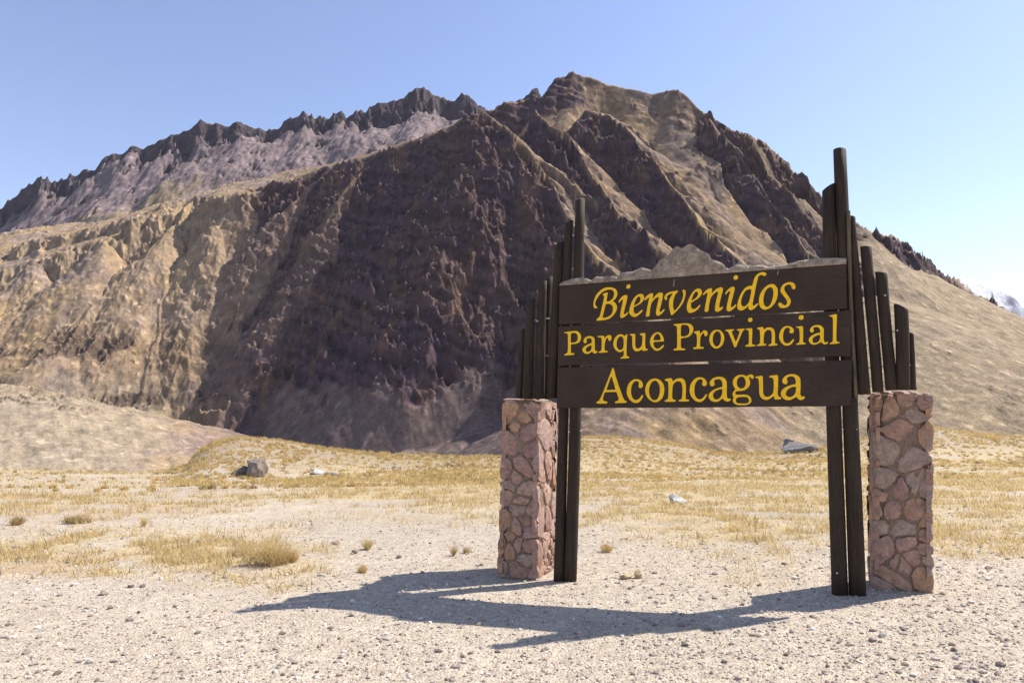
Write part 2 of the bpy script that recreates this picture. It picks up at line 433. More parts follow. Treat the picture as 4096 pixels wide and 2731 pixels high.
def back_height(X, Y):
    u = X / Y
    uw = u + 0.010 * fbm(X / 260.0, Y / 260.0 + 5, 3) * sstep(20, 200, np.abs(3300 - Y))
    Yc = 3300.0 + 22.0 * perlin(u * 23.0, u * 0 + 3.3)
    d = Yc - Y
    ad = np.abs(d)
    k = sstep(20, 230, ad)
    crest = (np.interp(uw, _bu, _be) * (1 - k) + (np.interp(uw, _bu2, _bs) - 0.006) * k) * 3300.0
    crest = crest + (ridged(u * 70.0, u * 0 + 1.7, 5) / 1.6 - 0.62) * (9.0 + 16.0 * sstep(-0.1, 0.4, perlin(u * 9.0, u * 0 + 4.4))) * sstep(110, 0, ad)
    cliff = 85.0 + 65.0 * fbm(X / 290.0, Y / 500.0 + 8.0, 5, 0.6)
    drop = np.where(d > 0, np.where(d < cliff, 1.35 * d, 1.35 * cliff + 0.82 * (d - cliff)), -d * 1.3)
    rock = sstep(1.6, 0.7, d / np.maximum(cliff, 10)) * (d > -60)
    rock = np.clip(rock + 0.85 * sstep(0.42, 0.62, fbm(X / 80.0, Y / 120.0, 5, 0.6)) * sstep(600, 200, d), 0, 1)
    c, s = math.cos(R(30)), math.sin(R(30))
    A = X * c + Y * s; B = -X * s + Y * c
    cr = (ridged(A / 90.0, B / 240.0, 5) / 1.7 - 0.85) * 80.0 + (ridged(A / 30.0, B / 44.0, 5, 0.62) / 1.7 - 0.75) * 36.0
    fade = sstep(0, 50, ad) * 0.85 + 0.15
    return crest - drop + rock * cr * fade + (1 - rock) * (fbm(A / 40, B / 260, 4) * 3.0 + fbm(X / 25, Y / 25, 3) * 1.5), rock
def colour_back(X, Y, H, rock, nz):
    tal = np.array((0.265, 0.205, 0.198)); tan = np.array((0.34, 0.26, 0.165)); rk = np.array((0.115, 0.094, 0.10))
    u = X / Y
    n = fbm(X / 120.0, Y / 260.0, 4)
    c = mixc(np.broadcast_to(tal, X.shape + (3,)), tan, sstep(-0.38, -0.56, u + 0.1 * n) * sstep(2950, 2700, Y + 150 * n))
    f = np.clip(rock * 1.3, 0, 1) * sstep(0.95, 0.75, nz)
    return c * (1 - f[..., None]) + rk * f[..., None]
M_back = terrain_material('purple_rock', 0.02, 9.0)
build_terrain('jagged_ridge', -1.0, 0.14, 700, 2480.0, 3600.0, 250, back_height, colour_back, M_back, nfine=500, kind='structure')

# --- far snow-capped mountain on the right
SNOW = [(3300, 1300), (3600, 1220), (3750, 1150), (3845, 1108), (3900, 1118), (3950, 1135), (4020, 1155), (4060, 1165), (4085, 1185), (4120, 1200), (4300, 1260), (4700, 1350)]
_sz = [at(px, py, 9000.0) for px, py in SNOW]
_su = np.array([p.x / p.y for p in _sz]); _se = np.array([p.z / p.y for p in _sz])
def snow_height(X, Y):
    u = X / Y
    crest = np.interp(u, _su, _se) * 9000.0
    d = 9000.0 - Y
    return crest - np.where(d > 0, 0.7 * d, -0.9 * d) + (ridged(X / 420.0, Y / 700.0, 5) / 1.7 - 0.85) * 170.0 * sstep(0, 500, np.abs(d)), np.zeros_like(X)
def colour_snow(X, Y, H, rock, nz):
    n = fbm(X / 300.0, Y / 300.0, 4)
    sn = sstep(-0.45, 0.15, n + (H - np.interp(X / Y, _su, _se) * 9000.0 + 330.0) / 500.0)
    return mixc(np.broadcast_to(np.array((0.2, 0.2, 0.24)), X.shape + (3,)), np.array((0.85, 0.87, 0.9)), sn)
M_snow = terrain_material('snow_rock', 0.004, 20.0, 0.15)
build_terrain('snow_mountain', 0.40, 1.0, 220, 7600.0, 9600.0, 130, snow_height, colour_snow, M_snow, nfine=300, kind='structure')
# ------------------------------------------------------------------ ground of the plain, with grassy mounds at its far edge
CREST = [(-1500, 1875, 46), (-500, 1878, 46), (0, 1880, 47), (300, 1880, 48), (480, 1886, 48), (620, 1884, 49), (700, 1878, 50), (745, 1862, 51), (800, 1802, 54), (850, 1772, 55),
         (960, 1751, 56), (1100, 1757, 57), (1300, 1785, 58), (1560, 1815, 60), (1800, 1826, 62), (2000, 1826, 64), (2150, 1800, 68),
         (2330, 1748, 74), (2500, 1750, 77), (2700, 1777, 79), (2900, 1806, 80), (3050, 1810, 80), (3300, 1790, 84),
         (3500, 1745, 90), (3740, 1712, 95), (3950, 1737, 98), (4096, 1747, 100), (4700, 1752, 110), (6000, 1752, 110)]
_cw = [at(*p) for p in CREST]
_cu = np.array([p.x / p.y for p in _cw]); _cz = np.array([p.z for p in _cw]); _cy = np.array([p.y for p in _cw])

def plain_z(X, Y):
    z = -1.35 * sstep(9.0, 48.0, Y) - 0.2 * sstep(45, 110, Y)
    z = z + 0.036 * (np.clip(X, 0.0, 5.0) - 2.3) * sstep(22, 7, Y) * sstep(-8, 3, Y)
    return z

def ground_z(X, Y, detail=True):
    X = np.asarray(X, float); Y = np.asarray(Y, float)
    u = X / np.maximum(Y, 3.0)
    zc = np.interp(u, _cu, _cz); yc = np.interp(u, _cu, _cy)
    base = plain_z(X, Y)
    pc = -1.35 * sstep(9.0, 48.0, yc) - 0.2 * sstep(45, 110, yc)
    t = sstep(0.55, 1.0, np.clip(Y / yc, 0, 1))
    z = base + (zc - pc) * t
    over = np.clip(Y - yc, 0, None)
    z = z - over * 0.28 - 0.5 * sstep(0, 4, over)
    z = np.maximum(z, -97.0)
    if detail:
        near = sstep(60, 12, Y)
        z = z + fbm(X / 2.4, Y / 2.4, 3) * 0.035 * sstep(7.5, 12, Y) * near + fbm(X / 9.0, Y / 9.0, 3) * 0.16 * sstep(14, 34, Y) * (1 - sstep(0, 3, over)) 
        z = z + fbm(X / 0.55, Y / 0.55, 3) * 0.008 * sstep(30, 10, Y)
    return z

def grass_mask(X, Y):
    """0..1 how much dry grass covers the ground"""
    u = X / np.maximum(Y, 3.0)
    n = fbm(X / 3.2, Y / 1.9, 3) * 0.5 + fbm(X / 0.9, Y / 0.6 + 5, 2) * 0.25
    n = n + fbm(X / 11.0 + 3, Y / 7.0, 2) * 0.35
    far = sstep(11.0, 17.0, Y + 4.0 * n + 4.2 * np.exp(-((u - 0.36) / 0.22) ** 2) - 0.6)
    right = sstep(0.47, 0.60, u) * sstep(7.8, 10.5, Y + 2.0 * n) * 0.75
    left = sstep(-0.22, -0.34, u + 0.10 * n) * sstep(6.9, 8.6, Y + 1.6 * n) * sstep(12.5, 10.0, Y + 2.0 * n)
    bare = sstep(-0.24, -0.40, u) * sstep(17, 20, Y) * sstep(50, 40, Y) * 0.75          # gravelly ground left of the mound
    g = np.clip(np.maximum(np.maximum(far, right), left) - bare, 0, 1)
    g = g * sstep(-0.40, 0.12, n + 0.10)
    return np.clip(g, 0, 1)

rows = np.concatenate([np.linspace(-70, -4, 24)[:-1], np.linspace(-4, 3, 24)[:-1], 3.0 * (70.0 / 3.0) ** np.linspace(0, 1, 240), 70.0 * (480.0 / 70.0) ** np.linspace(0, 1, 70)[1:]])
tt = np.linspace(-1, 1, 460)
tt = np.sign(tt) * (0.75 * np.abs(tt) + 0.25 * np.abs(tt) ** 3)
GX = tt[None, :] * (9.0 + 1.0 * np.clip(rows, 0, None) + np.clip(-rows, 0, None) * 1.2)[:, None]
GY = np.repeat(rows[:, None], len(tt), 1)
GZ = ground_z(GX, GY)
g_me = mesh_np('ground', np.stack([GX, GY, GZ], -1).reshape(-1, 3), grid_faces(len(rows), len(tt)))
gm = grass_mask(GX, GY)
n1 = fbm(GX / 4.0, GY / 4.0, 4)
gravel = mixc(np.broadcast_to(np.array((0.455, 0.388, 0.305)), GX.shape + (3,)), np.array((0.37, 0.318, 0.262)), sstep(-0.3, 0.4, n1) * 0.6 * sstep(5, 14, GY))
u_ = GX / np.maximum(GY, 3)
straw = mixc(np.broadcast_to(np.array((0.44, 0.345, 0.19)), GX.shape + (3,)), np.array((0.40, 0.275, 0.16)), sstep(0.0, 0.45, fbm(GX / 7.0 + 4, GY / 4.0, 3)) * sstep(-0.1, -0.45, u_))
gcol = mixc(gravel, straw, 0) if False else gravel * (1 - gm[..., None] * 0.8) + straw * gm[..., None] * 0.8
mound = sstep(0.62, 0.85, GY / np.interp(u_, _cu, _cy)) * sstep(-0.52, -0.45, u_)
gcol = gcol * (1 - 0.7 * mound[..., None]) + np.array((0.285, 0.225, 0.16)) * 0.7 * mound[..., None]
set_col(g_me, gcol.reshape(-1, 3))
t = NT('gravel_ground', 0.95, 0.15)
a = t.n('ShaderNodeVertexColor', _layer_name='col').outputs['Color']
co = t.coord('Object')
v1 = t.n('ShaderNodeTexVoronoi', _feature='F1', Scale=42.0); t.l(co, v1.inputs['Vector'])
v2 = t.n('ShaderNodeTexVoronoi', _feature='F1', Scale=110.0); t.l(co, v2.inputs['Vector'])
nz = t.noise(co, 9.0, 7, 0.65)
nb = t.noise(co, 1.3, 4, 0.6)
bw = t.n('ShaderNodeRGBToBW'); t.l(v1.outputs['Color'], bw.inputs[0])
bw2 = t.n('ShaderNodeRGBToBW'); t.l(v2.outputs['Color'], bw2.inputs[0])
c = t.mix(a, t.ramp(bw.outputs[0], [(0.15, (0.80, 0.79, 0.79)), (0.85, (1.16, 1.15, 1.13))]), 1.0, 'MULTIPLY')
c = t.mix(c, t.ramp(bw2.outputs[0], [(0.15, (0.82,) * 3), (0.85, (1.16,) * 3)]), 1.0, 'MULTIPLY')
c = t.mix(c, t.ramp(nz, [(0.3, (0.80,) * 3), (0.7, (1.18,) * 3)]), 1.0, 'MULTIPLY')
c = t.mix(c, t.ramp(nb, [(0.3, (0.93, 0.92, 0.90)), (0.7, (1.06,) * 3)]), 1.0, 'MULTIPLY')
t.base(c)
h = t.n('ShaderNodeMath', _operation='MULTIPLY_ADD'); t.l(v1.outputs['Distance'], h.inputs[0]); h.inputs[1].default_value = -1.0
t.l(nz, h.inputs[2])
h2 = t.n('ShaderNodeMath', _operation='MULTIPLY_ADD'); t.l(v2.outputs['Distance'], h2.inputs[0]); h2.inputs[1].default_value = -0.5
t.l(h.outputs[0], h2.inputs[2])
t.bump(h2.outputs[0], 0.8, 0.012)
ground = obj('ground', g_me, t.m, kind='structure')

def gpt(px, py):
    """ground point seen at that pixel (first crossing along the ray)"""
    d = ray(px, py)
    ys = np.concatenate([np.linspace(2.5, 20, 400), np.linspace(20, 110, 600)[1:]])
    xs = d.x / d.y * ys; zs = EYE + d.z / d.y * ys
    diff = zs - ground_z(xs, ys)
    k = int(np.argmax(diff < 0)) if (diff < 0).any() else len(ys) - 1
    y = ys[k]
    if 0 < k:
        a_, b_ = diff[k - 1], diff[k]
        if b_ < 0 <= a_: y = ys[k - 1] + (ys[k] - ys[k - 1]) * a_ / (a_ - b_)
    x = d.x / d.y * y
    return Vector((x, y, float(ground_z(x, y))))
# ------------------------------------------------------------------ welcome sign
D_R = 6.5
_e = lambda px, py: (ray(px, py).z / ray(px, py).y)
D_L = D_R * _e(3390, 1059) / _e(2235, 1146)
S_L, S_R = at(2235, 1146, D_L), at(3390, 1059, D_R)
S_U = Vector((S_R.x - S_L.x, S_R.y - S_L.y, 0)).normalized()      # along the sign, left -> right
S_N = Vector((S_U.y, -S_U.x, 0))                                   # towards the camera
if S_N.y > 0: S_N = -S_N

def sp(px, py, off=0.0):
    """point of the sign plane (moved `off` metres towards the camera) behind a photo pixel"""
    d = ray(px, py); o = Vector((0, 0, EYE))
    p0 = S_L + S_N * off
    return o + d * ((p0 - o).dot(S_N) / d.dot(S_N))

def wood_material(name, dark, light, scale=(1, 1, 14), bump=0.004, rough=0.7):
    t = NT(name, rough, 0.25)
    co = t.coord('Object')
    st = t.scale(co, scale)
    n = t.noise(st, 6.0, 8, 0.65, 0.6)
    f = t.noise(st, 38.0, 4, 0.6)
    b = t.noise(co, 2.2, 4, 0.6)
    c = t.ramp(n, [(0.30, dark), (0.72, light)])
    c = t.mix(c, t.ramp(b, [(0.3, (0.72,) * 3), (0.7, (1.25,) * 3)]), 1.0, 'MULTIPLY')
    c = t.mix(c, t.ramp(f, [(0.35, (0.75,) * 3), (0.65, (1.2,) * 3)]), 1.0, 'MULTIPLY')
    t.base(c)
    s = t.n('ShaderNodeMath', _operation='ADD'); t.l(n, s.inputs[0]); t.l(f, s.inputs[1])
    t.bump(s.outputs[0], 0.8, bump)
    return t.m

# grain runs along z for posts, along x/y for boards
M_post = wood_material('dark_stained_post', (0.020, 0.013, 0.009), (0.060, 0.040, 0.026), (14, 14, 1.0), 0.005)
M_weather = wood_material('weathered_post', (0.07, 0.055, 0.035), (0.16, 0.125, 0.075), (14, 14, 1.0), 0.005)
M_board = wood_material('dark_stained_board', (0.034, 0.0205, 0.014), (0.062, 0.039, 0.026), (1.6, 1.6, 26), 0.003, 0.6)
M_end = wood_material('end_grain', (0.20, 0.165, 0.125), (0.46, 0.40, 0.33), (6, 6, 6), 0.004)
M_carve = wood_material('carved_pale_wood', (0.16, 0.112, 0.075), (0.48, 0.39, 0.30), (3, 3, 3), 0.012)
t = NT('yellow_letter_paint', 0.55, 0.35)
co = t.coord('Object')
t.base(t.mix((0.90, 0.53, 0.004), t.ramp(t.noise(co, 30.0, 5, 0.6), [(0.3, (0.86,) * 3), (0.7, (1.08,) * 3)]), 1.0, 'MULTIPLY'))
M_letter = t.m
t = NT('bolt_steel', 0.35, 0.5); t.b.inputs['Metallic'].default_value = 0.8
t.base(t.ramp(t.noise(t.coord(), 60.0, 3), [(0.3, (0.30, 0.28, 0.25)), (0.7, (0.6, 0.58, 0.55))]))
M_bolt = t.m

sign = empty('welcome_sign', (0, 0, 0), 'dark wooden park welcome sign with yellow lettering on three boards between clustered posts', 'sign')

def log_mesh(name, a, b, r0, r1, slant=0.0, nseg=16, nring=14, seed=0, slant_dir=None):
    """round post from a (foot) to b (head); slant tilts the cut at the head along the sign"""
    r_ = random.Random(seed)
    ax = (b - a); L = ax.length; ax.normalize()
    e1 = S_U - ax * S_U.dot(ax); e1.normalize(); e2 = ax.cross(e1)
    V = []; F = []; mi = []
    ph = [r_.uniform(0, 6.28) for _ in range(4)]
    bend = (r_.uniform(-1, 1) * 0.006 * L, r_.uniform(-1, 1) * 0.006 * L)
    for i in range(nring):
        f = i / (nring - 1); r = r0 + (r1 - r0) * f
        c = a + ax * (L * f) + (e1 * bend[0] + e2 * bend[1]) * math.sin(math.pi * f)
        for k in range(nseg):
            th = 2 * math.pi * k / nseg
            rr = r * (1 + 0.035 * math.sin(2 * th + ph[0] + f * 2) + 0.03 * math.sin(3 * th + ph[1] - f * 3) + 0.02 * math.sin(5 * th + ph[2] + f * 9))
            p = c + (e1 * math.cos(th) + e2 * math.sin(th)) * rr
            if i == nring - 1: p = p + ax * (slant * rr * math.cos(th))
            V.append(p)
    for i in range(nring - 1):
        for k in range(nseg):
            k2 = (k + 1) % nseg
            F.append((i * nseg + k, i * nseg + k2, (i + 1) * nseg + k2, (i + 1) * nseg + k)); mi.append(0)
    # slightly chamfered cut
    top0 = (nring - 1) * nseg; base = len(V)
    ctop = sum((V[top0 + k] for k in range(nseg)), Vector()) / nseg
    for k in range(nseg): V.append(ctop + (V[top0 + k] - ctop) * 0.86 + ax * 0.006)
    for k in range(nseg):
        k2 = (k + 1) % nseg
        F.append((top0 + k, top0 + k2, base + k2, base + k)); mi.append(1)
    F.append(tuple(base + k for k in range(nseg))); mi.append(1)
    F.append(tuple(reversed(range(nseg)))); mi.append(0)
    me = bpy.data.meshes.new(name); me.from_pydata([tuple(v) for v in V], [], F); me.update()
    for p, m in zip(me.polygons, mi):
        p.material_index = m; p.use_smooth = (m == 0)
    return me

def post(a_px, b_px, w_bot, w_top, off, slant, seed, end='dark', ground_foot=False, mat=None):
    a = sp(a_px[0], a_px[1], off); b = sp(b_px[0], b_px[1], off)
    if ground_foot:
        d = (b - a).normalized(); a = a - d * 0.15
    ra = 0.5 * w_bot * (a.y * CP) / FPX; rb = 0.5 * w_top * (b.y * CP) / FPX
    me = log_mesh('post', a, b, ra, rb, slant, seed=seed)
    me.materials.append(mat or M_post); me.materials.append(M_end if end == 'pale' else (mat or M_post))
    return obj('post', me, None, sign)

# (foot px, head px, foot width, head width, offset, slant of the cut, pale end, reaches ground)
POSTS = [
    ((2281, 2312), (2320, 802), 49, 40, -0.108, 0.2, 'pale', True),
    ((2236, 2306), (2275, 895), 46, 38, -0.106, 0.75, 'dark', True),
    ((2208, 1592), (2235, 980), 44, 37, -0.095, 0.75, 'dark', False),
    ((2180, 1594), (2196, 1113), 36, 30, -0.175, 0.4, 'dark', False),
    ((2157, 1594), (2171, 1134), 43, 34, -0.090, 0.6, 'dark', False),
    ((2112, 1595), (2122, 1205), 44, 39, -0.090, 0.65, 'dark', False),
    ((2077, 1591), (2094, 1318), 36, 30, -0.130, 0.4, 'dark', False),
    ((3430, 2357), (3358, 600), 60, 50, -0.110, -0.1, 'dark', True),
    ((3361, 2360), (3312, 752), 58, 48, -0.108, 0.65, 'dark', True),
    ((3456, 1577), (3407, 868), 47, 28, -0.075, -0.3, 'dark', False),
    ((3512, 1568), (3463, 988), 42, 41, -0.100, -0.1, 'pale', False),
    ((3566, 1560), (3525, 1092), 46, 43, -0.100, -0.25, 'pale', False),
    ((3612, 1559), (3604, 1228), 50, 54, -0.095, -0.55, 'pale', False),
    ((3650, 1559), (3642, 1334), 30, 22, -0.150, -0.3, 'dark', False),
]
for i, (a_, b_, wa, wb, off, sl, end, gf) in enumerate(POSTS):
    post(a_, b_, wa, wb, off, sl, 100 + i, end, gf)
# thin weathered batten at the right-hand end of the boards
o = post((3424, 1592), (3394, 846), 17, 15, -0.030, 0.0, 140, 'dark', False, M_weather)
o.name = 'batten'; o['label'] = 'thin weathered brown batten at the right end of the boards'

def slab(name, quad, t0, t1, nx=44, nz=8, seed=0):
    """board: front face at offset t0, back at t1, quad = tl, tr, br, bl pixels, edges slightly uneven and rounded"""
    r_ = np.random.default_rng(seed)
    tl, tr, br, bl = [sp(*q, t0) for q in quad]
    V = []; F = []
    wob_t = np.convolve(r_.normal(0, 1, nx + 9), np.ones(9) / 9, 'valid')[:nx + 1] * 0.006
    wob_b = np.convolve(r_.normal(0, 1, nx + 9), np.ones(9) / 9, 'valid')[:nx + 1] * 0.006
    prof = [(0.0, 0.004)] + [(k / nz, 0.0) for k in range(0, nz + 1)] + [(1.0, 0.004)]
    inset = 0.004
    ring = []
    for i in range(nx + 1):
        s = i / nx
        top = tl.lerp(tr, s) + Vector((0, 0, wob_t[i] if 0 < i < nx else 0)); bot = bl.lerp(br, s) + Vector((0, 0, wob_b[i] if 0 < i < nx else 0))
        col = []
        n = S_N
        col.append(bot - n * (t0 - t1)); col.append(bot - n * 0.005)
        col.append(bot + Vector((0, 0, inset)))
        for k in range(1, nz): col.append(bot.lerp(top, k / nz))
        col.append(top - Vector((0, 0, inset))); col.append(top - n * 0.005); col.append(top - n * (t0 - t1))
        ring.append(len(V)); V += col
    m = len(col)
    for i in range(nx):
        a0, b0 = ring[i], ring[i + 1]
        for k in range(m - 1): F.append((a0 + k, b0 + k, b0 + k + 1, a0 + k + 1))
        F.append((a0 + m - 1, b0 + m - 1, b0, a0))
    F.append(tuple(ring[0] + k for k in range(m))); F.append(tuple(ring[-1] + k for k in reversed(range(m))))
    me = bpy.data.meshes.new(name); me.from_pydata([tuple(v) for v in V], [], F); me.update()
    return me

BOARDS = [
    ([(2238, 1144), (3385, 1057), (3386, 1235), (2235, 1297)], 'board reading Bienvenidos in yellow italic letters'),
    ([(2234, 1305), (3402, 1240), (3403, 1424), (2231, 1463)], 'board reading Parque Provincial in yellow serif letters'),
    ([(2230, 1470), (3408, 1438), (3405, 1622), (2227, 1633)], 'board reading Aconcagua in large yellow serif letters'),
]
boards = []
for i, (q, lab) in enumerate(BOARDS):
    o = obj('board', slab('board', q, 0.0, -0.045, seed=i + 3), M_board, sign); o['label'] = lab
    boards.append(o)

# carved mountain skyline along the top
SKY = [(2238, 1131), (2258, 1122), (2289, 1113), (2329, 1108), (2348, 1113), (2365, 1120), (2381, 1106), (2420, 1104), (2454, 1101), (2470, 1108), (2486, 1088), (2530, 1084),
       (2548, 1075), (2566, 1067), (2606, 1079), (2630, 1050), (2655, 1021), (2662, 1030), (2680, 1008), (2704, 981), (2727, 992), (2753, 975),
       (2771, 975), (2798, 997), (2834, 1012), (2843, 1033), (2887, 1050), (2914, 1074), (2948, 1050), (2986, 1057),
       (3053, 1059), (3062, 1063), (3079, 1066), (3102, 1059), (3129, 1061), (3182, 1044), (3236, 1035), (3294, 1030), (3385, 1030)]
def carving():
    xs = np.unique(np.concatenate([np.linspace(2238, 3385, 190), [p[0] for p in SKY]]))
    ty = np.interp(xs, [p[0] for p in SKY], [p[1] for p in SKY])
    byy = 1144 + (xs - 2238) / (3385 - 2238) * (1057 - 1144) - 1.0
    nr = 12
    rr = np.linspace(0, 1, nr)
    px = np.repeat(xs[None], nr, 0); f = np.repeat(rr[:, None], len(xs), 1)
    py = byy[None] + (ty - byy)[None] * f
    hgt = np.maximum((byy - ty)[None], 1)
    bul = 0.030 * np.clip(1 - f ** 3, 0, 1) + 0.016 * fbm(px / 46.0 + py / 70.0, py / 38.0, 3) * np.sin(np.pi * np.clip(f, 0.02, 1)) ** 0.5
    bul = np.clip(bul, 0.002, 0.06)
    V = []; n = len(xs)
    for i in range(nr):
        for j in range(n): V.append(sp(px[i, j], py[i, j], 0.0) + S_N * float(bul[i, j] - 0.022))
    base = len(V)
    for i in range(nr):
        for j in range(n): V.append(sp(px[i, j], py[i, j], 0.0) - S_N * 0.04)
    F = []
    for i in range(nr - 1):
        for j in range(n - 1):
            F.append((i * n + j, i * n + j + 1, (i + 1) * n + j + 1, (i + 1) * n + j))
            F.append((base + (i + 1) * n + j, base + (i + 1) * n + j + 1, base + i * n + j + 1, base + i * n + j))
    for j in range(n - 1):
        a_ = (nr - 1) * n + j; F.append((a_, a_ + 1, base + a_ + 1, base + a_))
        F.append((base + j, base + j + 1, j + 1, j))
    for i in range(nr - 1):
        a_ = i * n; F.append((base + a_, a_, a_ + n, base + a_ + n)); a_ = i * n + n - 1; F.append((a_, base + a_, base + a_ + n, a_ + n))
    me = bpy.data.meshes.new('mountain_carving'); me.from_pydata([tuple(v) for v in V], [], F); me.update()
    for p in me.polygons: p.use_smooth = True
    me.set_sharp_from_angle(angle=R(40))
    return me
o = obj('mountain_carving', carving(), M_carve, sign)
o['label'] = 'pale carved wooden mountain skyline fixed along the top edge of the boards'

def box_between(name, pts_front, depth):
    f = [p for p in pts_front]; b = [p - S_N * depth for p in f]
    me = bpy.data.meshes.new(name)
    me.from_pydata([tuple(p) for p in f + b], [], [(0, 1, 2, 3), (7, 6, 5, 4), (0, 4, 5, 1), (1, 5, 6, 2), (2, 6, 7, 3), (3, 7, 4, 0)])
    me.update(); return me
for x, y0, y1 in ((2695, 1117, 1145), (3111, 1079, 1099)):  # two slim bright strips near the top of the upper board
    me = box_between('bright_strip', [sp(x + 1.4, y0, 0.004), sp(x + 2.6, y0, 0.004), sp(x + 0.6, y1, 0.004), sp(x - 1.6, y1, 0.004)], 0.006)
    obj('bright_strip', me, M_bolt, sign)

def bolt_mesh():
    bm = bmesh.new()
    bmesh.ops.create_cone(bm, cap_ends=True, segments=8, radius1=0.011, radius2=0.009, depth=0.02)
    me = bpy.data.meshes.new('bolt'); bm.to_mesh(me); bm.free(); return me
bolt_me = bolt_mesh(); bolt_me.materials.append(M_bolt)
for px, py, off in ((2277, 1727, -0.055), (2324, 1722, -0.075), (2294, 942, -0.06), (2338, 937, -0.08), (2312, 2188, -0.055), (3370, 1716, -0.06), (3348, 2290, -0.05), (3425, 1716, -0.06),
                    (2195, 1273, -0.06), (2150, 1285, -0.06), (3300, 1730, -0.06), (3488, 1275, -0.06), (3540, 1182, -0.06), (3590, 1322, -0.06)):
    o = obj('bolt', bolt_me, None, sign)
    o.location = sp(px, py, off); o.rotation_euler = Vector(S_N).to_track_quat('Z', 'Y').to_euler()
# rods that tie the posts together
for (x0, y0), (x1, y1), off in (((2090, 1430), (2225, 1420), -0.11), ((3420, 1215), (3500, 1205), -0.10), ((3470, 1470), (3640, 1460), -0.11), ((3550, 1320), (3600, 1330), -0.1), ((2215, 1270), (2110, 1285), -0.1)):
    me = log_mesh('rod', sp(x0, y0, off), sp(x1, y1, off), 0.006, 0.006, 0, 6, 2)
    me.materials.append(M_bolt); me.materials.append(M_bolt)
    obj('rod', me, None, sign)

